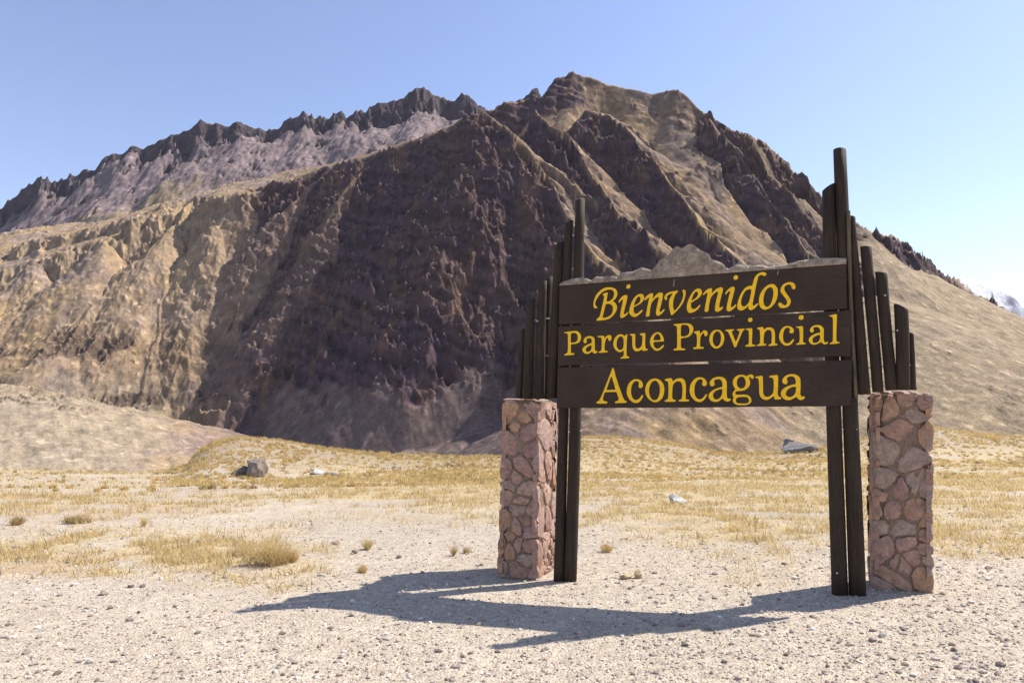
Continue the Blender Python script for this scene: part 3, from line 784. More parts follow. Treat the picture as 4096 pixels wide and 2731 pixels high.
# ------------------------------------------------------------------ lettering (outlines as painted on the boards)
ZS = 300.0 / 2138.0
GLYPHS = [(0,(2360,1080),[[[(95,980),(105,900),(125,820),(165,730),(220,655),(300,575),(380,525),(460,497),(545,490),(640,500),(720,535),(765,590),(785,660),(775,720),(750,780),(710,835),(645,888),(700,915),(745,965),(770,1030),(772,1090),(750,1165),(700,1250),(630,1325),(560,1380),(480,1410),(400,1425),(300,1435),(190,1447),(195,1385),(250,1355),(280,1310),(300,1230),(340,1050),(380,890),(400,790),(400,735),(385,715),(362,712),(365,685),(430,655),(515,635),(500,700),(485,790),(465,905),(560,880),(620,845),(665,790),(690,700),(685,640),(665,590),(630,562),(570,552),(480,570),(400,600),(320,655),(260,720),(210,795),(170,870),(148,940),(148,985),(165,1015),(200,1045),(215,1065),(205,1085),(160,1092),(125,1085),(105,1050)],[(450,968),(540,960),(590,975),(630,1010),(655,1060),(655,1130),(640,1200),(600,1270),(540,1320),(470,1350),(390,1362),(362,1355),(360,1330),(385,1230),(420,1090)]]]),(0,(2360,1080),[[[(805,910),(850,830),(910,760),(970,720),(1030,710),(1068,730),(1065,790),(1050,860),(1020,990),(985,1120),(960,1240),(975,1272),(1010,1250),(1085,1190),(1102,1215),(1050,1280),(970,1345),(905,1372),(870,1355),(858,1310),(870,1200),(900,1050),(945,850),(935,835),(900,855),(860,895),(838,935)]],[[(1035,480),(1055,435),(1100,405),(1135,410),(1155,445),(1145,500),(1110,530),(1060,533),(1040,515)]]]),(0,(2360,1080),[[[(1120,1170),(1135,1060),(1170,950),(1220,850),(1290,755),(1360,700),(1430,678),(1490,685),(1530,720),(1545,780),(1535,840),(1495,910),(1420,970),(1330,1020),(1250,1055),(1240,1110),(1245,1180),(1270,1235),(1310,1250),(1370,1225),(1430,1170),(1480,1130),(1505,1150),(1480,1195),(1400,1270),(1320,1330),(1250,1340),(1190,1315),(1145,1265),(1122,1215)],[(1255,1022),(1270,940),(1300,860),(1340,795),(1380,752),(1415,755),(1440,800),(1435,860),(1410,920),(1350,970)]]]),(0,(2360,1080),[[[(1545,835),(1600,755),(1660,700),(1730,665),(1780,660),(1802,690),(1795,750),(1775,830),(1830,765),(1900,690),(1970,645),(2040,640),(2078,670),(2080,730),(2060,850),(2020,1010),(1985,1140),(1990,1200),(2005,1207),(2050,1165),(2110,1108),(2135,1125),(2090,1195),(2010,1275),(1940,1308),(1900,1290),(1880,1240),(1885,1150),(1910,1020),(1945,870),(1965,790),(1945,765),(1900,780),(1830,840),(1770,910),(1740,980),(1720,1080),(1705,1200),(1692,1325),(1588,1325),(1600,1250),(1630,1080),(1665,900),(1690,800),(1675,790),(1640,805),(1600,840),(1565,872)]]]),(0,(2640,1080),[[[(125,770),(150,710),(210,655),(290,622),(370,607),(430,600),(480,582),(510,590),(512,620),(480,650),(440,690),(410,760),(385,850),(372,940),(372,1040),(385,1110),(410,1160),(470,1110),(550,1010),(610,900),(650,800),(665,720),(655,650),(635,590),(655,560),(690,557),(725,580),(735,640),(725,720),(700,830),(650,950),(570,1060),(470,1170),(390,1250),(330,1290),(315,1270),(290,1190),(265,1080),(255,980),(260,890),(285,800),(330,730),(360,680),(340,668),(280,685),(220,720),(195,750),(195,785),(205,820),(190,850),(160,855),(135,830)]]]),(0,(2640,1080),[[[(762,1060),(775,960),(805,860),(860,740),(930,630),(1000,560),(1070,528),(1130,528),(1175,560),(1197,620),(1190,680),(1150,750),(1080,815),(990,870),(895,925),(880,970),(885,1040),(905,1090),(940,1112),(1000,1105),(1060,1065),(1130,985),(1158,1005),(1130,1060),(1060,1135),(970,1195),(880,1222),(820,1218),(785,1170),(765,1120)],[(895,878),(915,790),(950,700),(1000,630),(1040,607),(1075,630),(1085,680),(1070,740),(1010,805),(940,855)]]]),(0,(2640,1080),[[[(1218,690),(1280,610),(1350,550),(1420,518),(1470,520),(1487,545),(1480,600),(1470,660),(1510,630),(1580,560),(1660,510),(1730,487),(1780,505),(1797,540),(1785,610),(1750,740),(1710,900),(1690,1000),(1690,1060),(1705,1082),(1745,1060),(1785,1035),(1802,1060),(1770,1110),(1700,1170),(1640,1192),(1590,1180),(1562,1130),(1570,1030),(1600,880),(1650,680),(1660,625),(1640,610),(1590,630),(1510,700),(1450,780),(1420,880),(1395,1020),(1380,1190),(1265,1192),(1290,1020),(1330,820),(1355,670),(1345,642),(1310,655),(1265,695),(1240,717)]]]),(0,(2900,1080),[[[(5,660),(60,580),(130,515),(200,475),(255,478),(278,510),(270,580),(235,720),(195,870),(165,1000),(168,1050),(190,1068),(240,1035),(300,975),(325,1000),(280,1070),(200,1140),(130,1178),(75,1172),(45,1130),(50,1040),(80,880),(120,720),(150,610),(135,595),(100,610),(60,650),(35,690),(15,685)]],[[(240,220),(260,170),(320,145),(360,160),(375,205),(355,255),(300,283),(255,270)]]]),(0,(2900,1080),[[[(345,1030),(360,930),(400,790),(460,660),(540,545),(620,475),(710,448),(775,448),(795,370),(830,250),(870,170),(940,105),(1010,70),(1080,57),(1150,72),(1185,105),(1170,150),(1120,172),(1070,150),(1020,138),(975,155),(945,200),(925,290),(890,430),(860,580),(830,740),(800,890),(785,970),(795,1015),(830,1015),(880,980),(930,940),(950,965),(920,1015),(850,1085),(780,1135),(725,1145),(685,1120),(662,1075),(668,1012),(640,1045),(590,1095),(520,1140),(450,1155),(390,1140),(355,1095)],[(455,920),(475,800),(520,690),(570,605),(640,555),(720,542),(748,550),(745,640),(725,740),(705,840),(680,920),(630,985),(570,1035),(520,1042),(480,1015),(460,970)]]]),(0,(2900,1080),[[[(965,900),(970,800),(1000,690),(1060,580),(1140,490),(1220,430),(1310,398),(1380,400),(1440,440),(1490,510),(1508,600),(1500,730),(1470,850),(1410,960),(1330,1050),(1240,1105),(1140,1133),(1070,1115),(1010,1060),(975,990)],[(1090,870),(1105,740),(1140,620),(1200,530),(1270,490),(1325,490),(1365,540),(1385,620),(1375,740),(1345,870),(1300,970),(1250,1035),(1190,1052),(1140,1025),(1105,960)]]]),(0,(2900,1080),[[[(1515,960),(1540,930),(1590,930),(1640,970),(1690,1010),(1730,1000),(1765,960),(1775,910),(1750,840),(1700,770),(1640,700),(1590,630),(1578,580),(1600,490),(1660,410),(1750,360),(1850,342),(1930,355),(1990,400),(2010,460),(2008,520),(1980,550),(1930,545),(1900,500),(1880,430),(1840,410),(1770,420),(1710,460),(1688,520),(1695,580),(1740,650),(1800,730),(1855,810),(1880,880),(1865,950),(1830,1020),(1760,1065),(1660,1085),(1580,1075),(1540,1035),(1518,995)]]]),(1,(2240,1260),[[[(122,490),(260,468),(430,450),(500,460),(560,510),(595,570),(605,640),(585,720),(540,780),(480,810),(400,822),(310,830),(310,900),(312,1030),(320,1075),(350,1088),(400,1082),(412,1105),(400,1128),(260,1142),(125,1152),(125,1112),(180,1097),(215,1065),(225,1000),(228,800),(225,580),(215,535),(190,515),(130,518)],[(312,520),(370,503),(430,503),(475,535),(505,600),(505,680),(485,740),(430,778),(340,790),(305,785),(305,650)]]]),(1,(2240,1260),[[[(668,740),(680,680),(730,630),(800,602),(870,595),(930,610),(975,650),(990,710),(992,800),(992,920),(1000,1010),(1025,1028),(1055,1022),(1070,1040),(1050,1075),(1000,1098),(955,1085),(910,1030),(870,1070),(800,1105),(730,1105),(670,1065),(637,1010),(640,960),(680,900),(760,850),(850,815),(905,795),(905,720),(895,680),(850,655),(800,660),(760,685),(752,715),(768,750),(755,790),(710,808),(680,785)],[(900,850),(830,880),(760,920),(733,965),(740,1020),(775,1050),(820,1045),(870,1010),(900,960)]]]),(1,(2240,1260),[[[(1070,600),(1150,595),(1250,588),(1265,620),(1270,670),(1310,610),(1370,570),(1430,567),(1465,600),(1470,660),(1450,715),(1410,740),(1380,720),(1375,660),(1350,642),(1310,690),(1285,770),(1272,870),(1268,980),(1290,1022),(1355,1018),(1365,1040),(1350,1058),(1220,1070),(1100,1075),(1102,1045),(1150,1030),(1180,1000),(1190,900),(1190,720),(1180,650),(1150,635),(1080,635)]]]),(1,(2240,1260),[[[(1518,830),(1530,730),(1570,640),(1640,570),(1720,542),(1790,560),(1850,600),(1880,570),(1905,535),(1920,540),(1912,650),(1900,800),(1895,1000),(1898,1140),(1920,1180),(1970,1182),(1980,1205),(1965,1228),(1850,1235),(1722,1238),(1725,1210),(1780,1190),(1812,1160),(1818,1080),(1815,1000),(1770,1035),(1710,1058),(1650,1045),(1580,990),(1535,910)],[(1610,820),(1625,720),(1660,640),(1725,597),(1780,620),(1810,680),(1818,780),(1812,890),(1790,960),(1740,995),(1690,995),(1640,950),(1615,890)]]]),(1,(2520,1260),[[[(-10,545),(60,535),(155,535),(150,680),(148,860),(165,925),(210,955),(260,948),(315,905),(345,830),(352,720),(355,620),(345,585),(315,570),(278,565),(280,530),(360,515),(440,508),(435,650),(432,800),(438,920),(460,958),(510,968),(515,995),(440,1012),(358,1022),(345,970),(300,1000),(240,1030),(180,1037),(120,1010),(80,940),(65,830),(65,650),(55,590),(35,575),(-8,578)]]]),(1,(2520,1260),[[[(568,760),(580,680),(620,590),(690,520),(770,487),(830,490),(890,530),(935,600),(965,690),(970,748),(860,755),(665,765),(668,840),(695,910),(745,955),(800,960),(850,935),(910,880),(955,843),(972,860),(950,910),(890,970),(820,1010),(755,1020),(690,990),(620,920),(580,840)],[(665,722),(680,640),(720,560),(770,533),(820,540),(855,590),(872,660),(865,712),(760,718)]]]),(1,(2520,1260),[[[(1240,262),(1400,245),(1560,235),(1680,238),(1750,270),(1795,330),(1812,400),(1790,490),(1740,570),(1660,625),(1570,645),(1452,660),(1450,760),(1450,890),(1465,935),(1500,955),(1565,948),(1575,970),(1560,998),(1400,1003),(1237,1008),(1242,970),(1300,958),(1335,930),(1345,860),(1345,600),(1340,380),(1330,320),(1300,298),(1240,290)],[(1455,290),(1520,275),(1610,275),(1660,310),(1695,380),(1700,450),(1675,540),(1620,590),(1540,610),(1450,605),(1448,450)]]]),(1,(2520,1260),[[[(1825,475),(1900,455),(1985,445),(1995,500),(2000,545),(2046,487),(2086,447),(2126,432),(2181,447),(2216,497),(2216,547),(2191,592),(2151,612),(2121,577),(2111,517),(2086,507),(2046,547),(2016,617),(2001,690),(1995,810),(2005,910),(2091,910),(2103,935),(2090,957),(1950,962),(1800,970),(1802,930),(1860,915),(1900,890),(1910,800),(1908,620),(1895,545),(1870,520),(1828,510)]]]),(1,(2800,1240),[[[(262,840),(275,730),(320,640),(390,580),(480,558),(570,570),(640,630),(680,710),(697,800),(680,900),(640,990),(570,1060),(490,1098),(410,1090),(330,1030),(280,940)],[(358,850),(370,740),(410,650),(480,600),(545,610),(585,680),(603,780),(590,890),(555,990),(490,1040),(430,1030),(380,960)]]]),(1,(2800,1240),[[[(725,560),(840,550),(975,548),(972,575),(920,595),(905,630),(930,690),(975,790),(1015,895),(1045,860),(1090,740),(1125,640),(1120,595),(1055,578),(1055,545),(1160,535),(1270,528),(1268,565),(1225,590),(1200,640),(1140,780),(1080,920),(1030,1055),(980,1060),(940,950),(880,800),(820,660),(785,605),(730,598)]]]),(1,(2800,1240),[[[(1302,530),(1400,522),(1492,512),(1490,640),(1485,800),(1480,920),(1490,975),(1530,992),(1580,990),(1580,1025),(1440,1040),(1290,1040),(1295,1005),(1350,990),(1388,960),(1395,880),(1392,700),(1390,600),(1375,568),(1305,562)]],[[(1365,275),(1385,230),(1440,212),(1485,230),(1500,275),(1480,325),(1425,343),(1380,325)]]]),(1,(2800,1240),[[[(1625,510),(1700,490),(1795,480),(1810,520),(1815,560),(1870,515),(1950,490),(2030,495),(2090,530),(2125,590),(2140,680),(2138,820),(2135,930),(2150,960),(2205,960),(2215,985),(2205,1003),(2080,1013),(1950,1020),(1952,990),(2010,970),(2040,940),(2045,850),(2045,700),(2035,610),(2005,570),(1940,560),(1880,590),(1835,650),(1818,750),(1812,900),(1820,945),(1850,965),(1890,965),(1895,1000),(1760,1018),(1620,1025),(1625,990),(1680,975),(1710,940),(1715,800),(1712,640),(1700,570),(1670,545),(1628,540)]]]),(1,(3080,1240),[[[(255,770),(270,660),(310,560),(380,485),(470,452),(560,455),(640,500),(680,560),(680,610),(655,655),(610,665),(565,650),(550,620),(570,570),(560,520),(510,495),(450,510),(405,560),(380,650),(368,750),(380,860),(420,930),(480,950),(550,935),(600,890),(640,835),(690,830),(680,870),(630,950),(560,1000),(480,1015),(400,1000),(320,930),(275,850)]]]),(1,(3080,1240),[[[(735,480),(800,465),(940,450),(945,560),(945,720),(940,850),(945,915),(970,935),(1015,935),(1018,970),(890,980),(740,990),(745,960),(800,940),(840,910),(848,800),(845,640),(835,560),(820,520),(790,498),(740,495)]],[[(812,215),(830,165),(885,142),(945,155),(965,200),(945,255),(885,282),(830,260)]]]),(1,(3080,1240),[[[(1135,575),(1150,520),(1210,460),(1290,428),(1370,422),(1450,440),(1510,490),(1535,560),(1535,680),(1530,800),(1545,900),(1570,925),(1610,910),(1645,900),(1658,920),(1640,950),(1580,978),(1520,970),(1460,910),(1400,940),(1320,975),(1240,987),(1170,965),(1115,900),(1100,850),(1120,790),(1180,730),(1270,680),(1370,650),(1435,645),(1430,580),(1415,525),(1370,485),(1310,480),(1250,490),(1230,520),(1250,575),(1240,620),(1200,642),(1155,625)],[(1425,705),(1340,720),(1260,760),(1215,810),(1208,870),(1225,920),(1270,938),(1330,930),(1390,890),(1425,830),(1432,770)]]]),(1,(3080,1240),[[[(1690,160),(1760,140),(1908,110),(1910,180),(1900,400),(1893,600),(1888,800),(1900,880),(1930,910),(1982,912),(1985,940),(1850,960),(1700,970),(1705,940),(1760,920),(1790,890),(1795,700),(1795,450),(1795,260),(1785,210),(1760,190),(1695,180)]]]),(2,(2370,1440),[[[(115,1190),(180,1160),(220,1100),(270,990),(330,840),(400,660),(480,460),(540,300),(565,225),(600,222),(620,290),(660,450),(700,580),(760,760),(820,920),(880,1090),(920,1150),(980,1168),(975,1210),(800,1222),(640,1225),(642,1180),(710,1160),(745,1130),(740,1060),(710,980),(685,905),(520,905),(350,915),(320,990),(298,1080),(305,1140),(340,1172),(420,1175),(425,1215),(390,1235),(250,1237),(118,1235)],[(390,850),(440,720),(500,540),(530,465),(555,480),(590,600),(630,740),(662,840),(520,845)]]]),(2,(2370,1440),[[[(972,920),(985,800),(1020,690),(1080,610),(1160,555),(1260,535),(1350,560),(1415,620),(1442,690),(1435,750),(1400,790),(1350,795),(1315,765),(1308,720),(1330,670),(1320,620),(1270,590),(1200,600),(1145,660),(1110,760),(1093,880),(1110,1000),(1150,1090),(1210,1135),(1280,1130),(1340,1090),(1390,1020),(1410,992),(1450,1005),(1430,1060),(1380,1150),(1310,1210),(1240,1225),(1150,1200),(1060,1130),(1000,1030)]]]),(2,(2370,1440),[[[(1500,860),(1515,740),(1560,640),(1640,560),(1730,522),(1820,522),(1920,560),(2000,640),(2040,740),(2050,850),(2035,970),(1990,1080),(1910,1160),(1820,1198),(1740,1195),(1640,1140),(1560,1060),(1515,960)],[(1610,860),(1625,750),(1670,650),(1730,590),(1790,582),(1850,610),(1900,690),(1925,800),(1920,930),(1890,1040),(1840,1120),(1770,1145),(1700,1125),(1645,1050),(1615,950)]]]),(2,(2650,1440),[[[(65,545),(150,520),(262,512),(280,570),(292,615),(350,560),(430,520),(540,512),(610,550),(650,620),(668,720),(670,850),(662,1000),(660,1090),(680,1120),(760,1122),(755,1170),(610,1178),(458,1175),(460,1140),(520,1125),(555,1085),(565,980),(570,830),(560,710),(540,640),(490,600),(420,600),(350,630),(305,690),(285,770),(278,920),(275,1070),(300,1118),(375,1135),(375,1180),(220,1186),(60,1182),(62,1145),(130,1125),(162,1085),(170,930),(172,760),(165,640),(145,600),(70,585)]]]),(2,(2650,1440),[[[(772,860),(785,740),(820,650),(890,560),(970,500),(1070,485),(1160,500),(1230,560),(1268,640),(1265,690),(1235,730),(1190,745),(1145,720),(1125,665),(1150,600),(1140,560),(1080,540),(1010,560),(950,640),(915,740),(905,860),(920,990),(960,1070),(1030,1115),(1090,1115),(1150,1080),(1200,1020),(1235,970),(1275,980),(1260,1020),(1200,1120),(1120,1185),(1030,1195),(930,1160),(840,1070),(790,970)]]]),(2,(2650,1440),[[[(1340,660),(1365,590),(1430,520),(1530,480),(1630,470),(1720,485),(1790,530),(1830,620),(1835,750),(1830,900),(1835,1040),(1855,1090),(1900,1105),(1940,1090),(1952,1115),(1930,1150),(1860,1180),(1800,1175),(1750,1130),(1715,1085),(1660,1130),(1580,1185),(1480,1190),(1390,1160),(1325,1090),(1308,1020),(1330,950),(1400,880),(1500,820),(1620,780),(1710,760),(1712,680),(1695,600),(1640,545),(1560,540),(1490,560),(1465,600),(1485,660),(1480,720),(1420,748),(1370,740)],[(1710,825),(1640,825),(1540,860),(1465,920),(1438,980),(1450,1070),(1490,1115),(1550,1122),(1620,1095),(1680,1020),(1705,930)]]]),(2,(2930,1440),[[[(5,630),(20,560),(70,480),(150,430),(260,415),(350,430),(410,462),(450,425),(510,405),(570,412),(605,450),(605,500),(575,538),(540,525),(510,480),(475,478),(465,500),(490,560),(508,640),(490,720),(440,790),(360,850),(270,872),(180,878),(110,885),(78,920),(80,955),(120,985),(200,985),(300,980),(400,985),(470,1010),(520,1070),(545,1150),(530,1200),(480,1250),(400,1275),(280,1283),(160,1280),(80,1255),(25,1210),(5,1150),(20,1090),(40,1065),(10,1020),(0,960),(20,900),(60,860),(85,830),(40,760),(15,700)],[(120,650),(135,560),(180,490),(250,462),(310,475),(355,530),(382,620),(375,700),(340,770),(280,810),(210,805),(155,760),(130,710)],[(90,1140),(105,1090),(150,1060),(250,1048),(370,1045),(440,1070),(472,1120),(470,1180),(440,1220),(370,1238),(250,1232),(150,1228),(105,1195)]]]),(2,(2930,1440),[[[(650,475),(740,455),(862,440),(868,600),(870,800),(875,950),(910,1020),(970,1048),(1040,1040),(1110,990),(1165,920),(1175,800),(1178,640),(1165,540),(1140,505),(1050,490),(1050,450),(1150,432),(1300,418),(1302,600),(1295,800),(1285,950),(1300,1010),(1335,1045),(1385,1055),(1385,1108),(1300,1118),(1200,1125),(1185,1020),(1120,1060),(1050,1110),(970,1138),(880,1115),(800,1060),(765,960),(760,800),(755,640),(745,550),(720,515),(655,502)]]]),(2,(2930,1440),[[[(1415,600),(1430,540),(1490,460),(1580,412),(1690,395),(1790,405),(1880,450),(1930,520),(1942,640),(1940,800),(1930,950),(1945,1015),(1985,1040),(2045,1028),(2065,1060),(2045,1095),(1980,1135),(1920,1135),(1860,1090),(1815,1040),(1750,1090),(1650,1135),(1550,1138),(1460,1100),(1395,1030),(1375,950),(1395,880),(1450,810),(1560,745),(1680,705),(1805,680),(1805,600),(1785,510),(1730,465),(1660,455),(1580,480),(1540,525),(1570,590),(1575,640),(1540,680),(1490,688),(1440,660)],[(1805,755),(1720,760),(1620,800),(1550,860),(1515,940),(1530,1010),(1590,1050),(1670,1050),(1750,1005),(1800,920),(1812,840)]]])]
def chaikin(p):
    out = []
    n = len(p)
    for i in range(n):
        a_, b_ = p[i], p[(i + 1) % n]
        out.append((a_[0] * 0.8 + b_[0] * 0.2, a_[1] * 0.8 + b_[1] * 0.2)); out.append((a_[0] * 0.2 + b_[0] * 0.8, a_[1] * 0.2 + b_[1] * 0.8))
    return out
def letter(board, org, shapes):
    V = []; F = []
    for loops in shapes:
        loops = [chaikin(l) for l in loops]
        poly = [[Vector((x, -y, 0)) for x, y in l] for l in loops]
        base = len(V)
        flat = [q for l in loops for q in l]
        V += [sp(org[0] + x * ZS, org[1] + y * ZS, 0.0025) for x, y in flat]
        for tri in tessellate_polygon(poly):
            F.append(tuple(base + k for k in tri))
    # face the camera
    me = bpy.data.meshes.new('letter'); me.from_pydata([tuple(v) for v in V], [], F); me.update()
    bm = bmesh.new(); bm.from_mesh(me)
    for f in bm.faces:
        if f.normal.dot(S_N) < 0: f.normal_flip()
    bm.to_mesh(me); bm.free()
    return obj('letter', me, M_letter, board)
for row, org, shapes in GLYPHS:
    letter(boards[row], org, shapes)
# ------------------------------------------------------------------ stone pillars
def stone_material(name, cols):
    t = NT(name, 0.9, 0.15)
    oi = t.n('ShaderNodeObjectInfo')
    co = t.coord('Object')
    c = t.ramp(oi.outputs['Random'], cols)
    n = t.noise(co, 14.0, 8, 0.65, 0.4); f = t.noise(co, 70.0, 6, 0.7)
    c = t.mix(c, t.ramp(n, [(0.26, (0.55, 0.56, 0.58)), (0.5, (0.98, 0.97, 0.96)), (0.74, (1.42, 1.36, 1.26))]), 1.0, 'MULTIPLY')
    c = t.mix(c, t.ramp(f, [(0.3, (0.75,) * 3), (0.7, (1.22,) * 3)]), 1.0, 'MULTIPLY')
    t.base(c)
    s = t.n('ShaderNodeMath', _operation='ADD'); t.l(n, s.inputs[0]); t.l(f, s.inputs[1])
    t.bump(s.outputs[0], 0.9, 0.012)
    return t.m
M_stone = stone_material('red_fieldstone', [(0.0, (0.34, 0.205, 0.165)), (0.2, (0.42, 0.285, 0.23)), (0.4, (0.31, 0.195, 0.17)), (0.55, (0.46, 0.28, 0.165)),
                                            (0.7, (0.38, 0.26, 0.23)), (0.85, (0.36, 0.28, 0.225)), (1.0, (0.43, 0.30, 0.245))])
t = NT('pillar_mortar', 0.97, 0.1)
co = t.coord('Object')
n = t.noise(co, 11.0, 9, 0.7); f = t.noise(co, 60.0, 6, 0.7)
c = t.ramp(n, [(0.28, (0.21, 0.15, 0.11)), (0.55, (0.34, 0.245, 0.185)), (0.78, (0.42, 0.325, 0.25))])
t.base(t.mix(c, t.ramp(f, [(0.3, (0.7,) * 3), (0.7, (1.25,) * 3)]), 1.0, 'MULTIPLY'))
s_ = t.n('ShaderNodeMath', _operation='ADD'); t.l(n, s_.inputs[0]); t.l(f, s_.inputs[1])
t.bump(s_.outputs[0], 1.0, 0.03)
M_mortar = t.m

def clip_cell(poly, a, b):
    """keep the part of poly nearer to a than to b"""
    mx, my = (a[0] + b[0]) / 2, (a[1] + b[1]) / 2; nx, ny = b[0] - a[0], b[1] - a[1]
    out = []
    for i in range(len(poly)):
        p, q = poly[i], poly[(i + 1) % len(poly)]
        dp = (p[0] - mx) * nx + (p[1] - my) * ny; dq = (q[0] - mx) * nx + (q[1] - my) * ny
        if dp <= 0: out.append(p)
        if (dp < 0) != (dq < 0):
            t_ = dp / (dp - dq); out.append((p[0] + (q[0] - p[0]) * t_, p[1] + (q[1] - p[1]) * t_))
    return out

def cells(w, h, n, rnd):
    pts = []
    k = 0
    while len(pts) < n and k < 4000:
        k += 1
        q = (rnd.uniform(0, w), rnd.uniform(0, h))
        lim = rnd.choice((0.05, 0.09, 0.16, 0.20))
        if all(math.hypot(q[0] - o_[0], (q[1] - o_[1]) * 1.15) > lim for o_ in pts): pts.append(q)
    for it in range(1):
        out = []
        for i, p in enumerate(pts):
            poly = [(-0.02, 0), (w + 0.02, 0), (w + 0.02, h + 0.01), (-0.02, h + 0.01)]
            for j, q in enumerate(pts):
                if i != j and poly: poly = clip_cell(poly, p, q)
            out.append(poly)
        if False:
            pts = [(sum(v[0] for v in c) / len(c) * 0.55 + p[0] * 0.45, sum(v[1] for v in c) / len(c) * 0.55 + p[1] * 0.45) for c, p in zip(out, pts)]
    return out, pts

def pillar(base_fr, w, d, h, taper, label, seed, n_front, rough, core_in, lean):
    """base_fr: front right foot corner; w along the sign, d deep, h high"""
    rnd = random.Random(seed)
    root = empty('stone_pillar', (0, 0, 0), label, 'pillar', 'stone pillars at the ends of the sign'); root['kind'] = 'thing'
    c0 = base_fr - S_U * (w / 2) - S_N * (d / 2)
    up = Vector((0, 0, 1))
    # mortar core, lumpy
    bm = bmesh.new()
    bmesh.ops.create_cube(bm, size=1.0)
    bmesh.ops.subdivide_edges(bm, edges=bm.edges[:], cuts=14, use_grid_fill=True)
    arr = np.array([v.co[:] for v in bm.verts])
    nn = fbm(arr[:, 0] * 5 + arr[:, 1] * 7 + seed, arr[:, 2] * 9, 3)
    for v, q in zip(bm.verts, nn):
        f = 1 - taper * (v.co.z + 0.5)
        rr = max(abs(v.co.x), abs(v.co.y)) * 2
        cor = 1 - 0.10 * max(0, min(abs(v.co.x), abs(v.co.y)) * 2 - 0.6) / 0.4       # blunt corners
        x, y = v.co.x * (w - core_in) * f * cor, v.co.y * (d - core_in) * f * cor
        k = 0.016 * q
        x += k * (1 if v.co.x > 0 else -1) * abs(v.co.x) * 2; y += k * (1 if v.co.y > 0 else -1) * abs(v.co.y) * 2
        z = (v.co.z + 0.5) * (h + 0.2) - 0.2 + (0.02 * q if v.co.z > 0.45 else 0)
        v.co = c0 + S_U * (x + lean * z / h) + S_N * y + up * z
    me = bpy.data.meshes.new('mortar'); bm.to_mesh(me); bm.free()
    for p in me.polygons: p.use_smooth = True
    obj('mortar', me, M_mortar, root)
    faces = [(S_U, S_N, w, d, n_front), (-S_N, S_U, d, w, n_front), (S_N, -S_U, d, w, n_front), (-S_U, -S_N, w, d, n_front - 3)]
    ns = 0
    for ax, nrm, ww, dd, nst in faces:
        cl, pts = cells(ww, h, nst, rnd)
        for poly, ctr in zip(cl, pts):
            if len(poly) < 3: continue
            cx = sum(p[0] for p in poly) / len(poly); cy = sum(p[1] for p in poly) / len(poly)
            gap = rnd.uniform(0.88, 0.985)
            loop = [((p[0] - cx) * gap + cx, (p[1] - cy) * gap + cy) for p in poly]
            for _ in range(2):
                nl = []
                for i in range(len(loop)):
                    a_, b_ = loop[i], loop[(i + 1) % len(loop)]
                    nl += [(a_[0] * .77 + b_[0] * .23, a_[1] * .77 + b_[1] * .23), (a_[0] * .23 + b_[0] * .77, a_[1] * .23 + b_[1] * .77)]
                loop = nl
            m = len(loop)
            loop = [(p[0] + rnd.gauss(0, 0.006), p[1] + rnd.gauss(0, 0.006)) for p in loop]
            prot = rnd.uniform(0.006, 0.024) * rough
            tilt = (rnd.uniform(-1, 1) * 0.12 * rough, rnd.uniform(-1, 1) * 0.10 * rough)
            V = []; F = []
            lev = [(1.0, -0.035), (0.99, -0.004 * 0), (0.93, 0.75), (0.72, 1.0), (0.38, 1.1)]
            for li, (sc, hh) in enumerate(lev):
                for k in range(m):
                    x = cx + (loop[k][0] - cx) * sc; y = cy + (loop[k][1] - cy) * sc
                    off = (hh if li == 0 else hh * prot)
                    if li >= 2: off += tilt[0] * (x - cx) + tilt[1] * (y - cy) + rnd.gauss(0, 0.0028) * rough
                    fz = 1 - taper * (y / h)
                    P = c0 + ax * ((x - ww / 2) * fz) + nrm * (dd / 2 * fz - 0.017 + off) + up * y + S_U * (lean * y / h)
                    V.append(P)
            for li in range(len(lev) - 1):
                for k in range(m):
                    k2 = (k + 1) % m
                    F.append((li * m + k, li * m + k2, (li + 1) * m + k2, (li + 1) * m + k))
            top = (len(lev) - 1) * m
            cc = sum((V[top + k] for k in range(m)), Vector()) / m + nrm * (prot * 0.05)
            V.append(cc)
            for k in range(m): F.append((top + k, top + (k + 1) % m, len(V) - 1))
            org = c0 + up * cy
            me = bpy.data.meshes.new('stone'); me.from_pydata([tuple(v - org) for v in V], [], F); me.update()
            for p in me.polygons: p.use_smooth = True
            me.set_sharp_from_angle(angle=R(34))
            o = obj('stone', me, M_stone, root); o.location = org
            ns += 1
    # capping stones
    for k in range(5):
        x = (k % 3 - 1) * w * 0.30 + rnd.uniform(-.02, .02); y = ((k // 3) * 2 - 1) * d * 0.24 + rnd.uniform(-.02, .02)
        me = rock_mesh('stone', seed * 10 + k, (w * 0.20, d * 0.24, 0.045), 2)
        o = obj('stone', me, M_stone, root)
        o.location = c0 + S_U * x * (1 - taper) + S_N * y * (1 - taper) + up * (h + 0.005) + S_U * lean; o.rotation_euler = (rnd.uniform(-.1, .1), rnd.uniform(-.1, .1), rnd.uniform(0, 3))
    return root

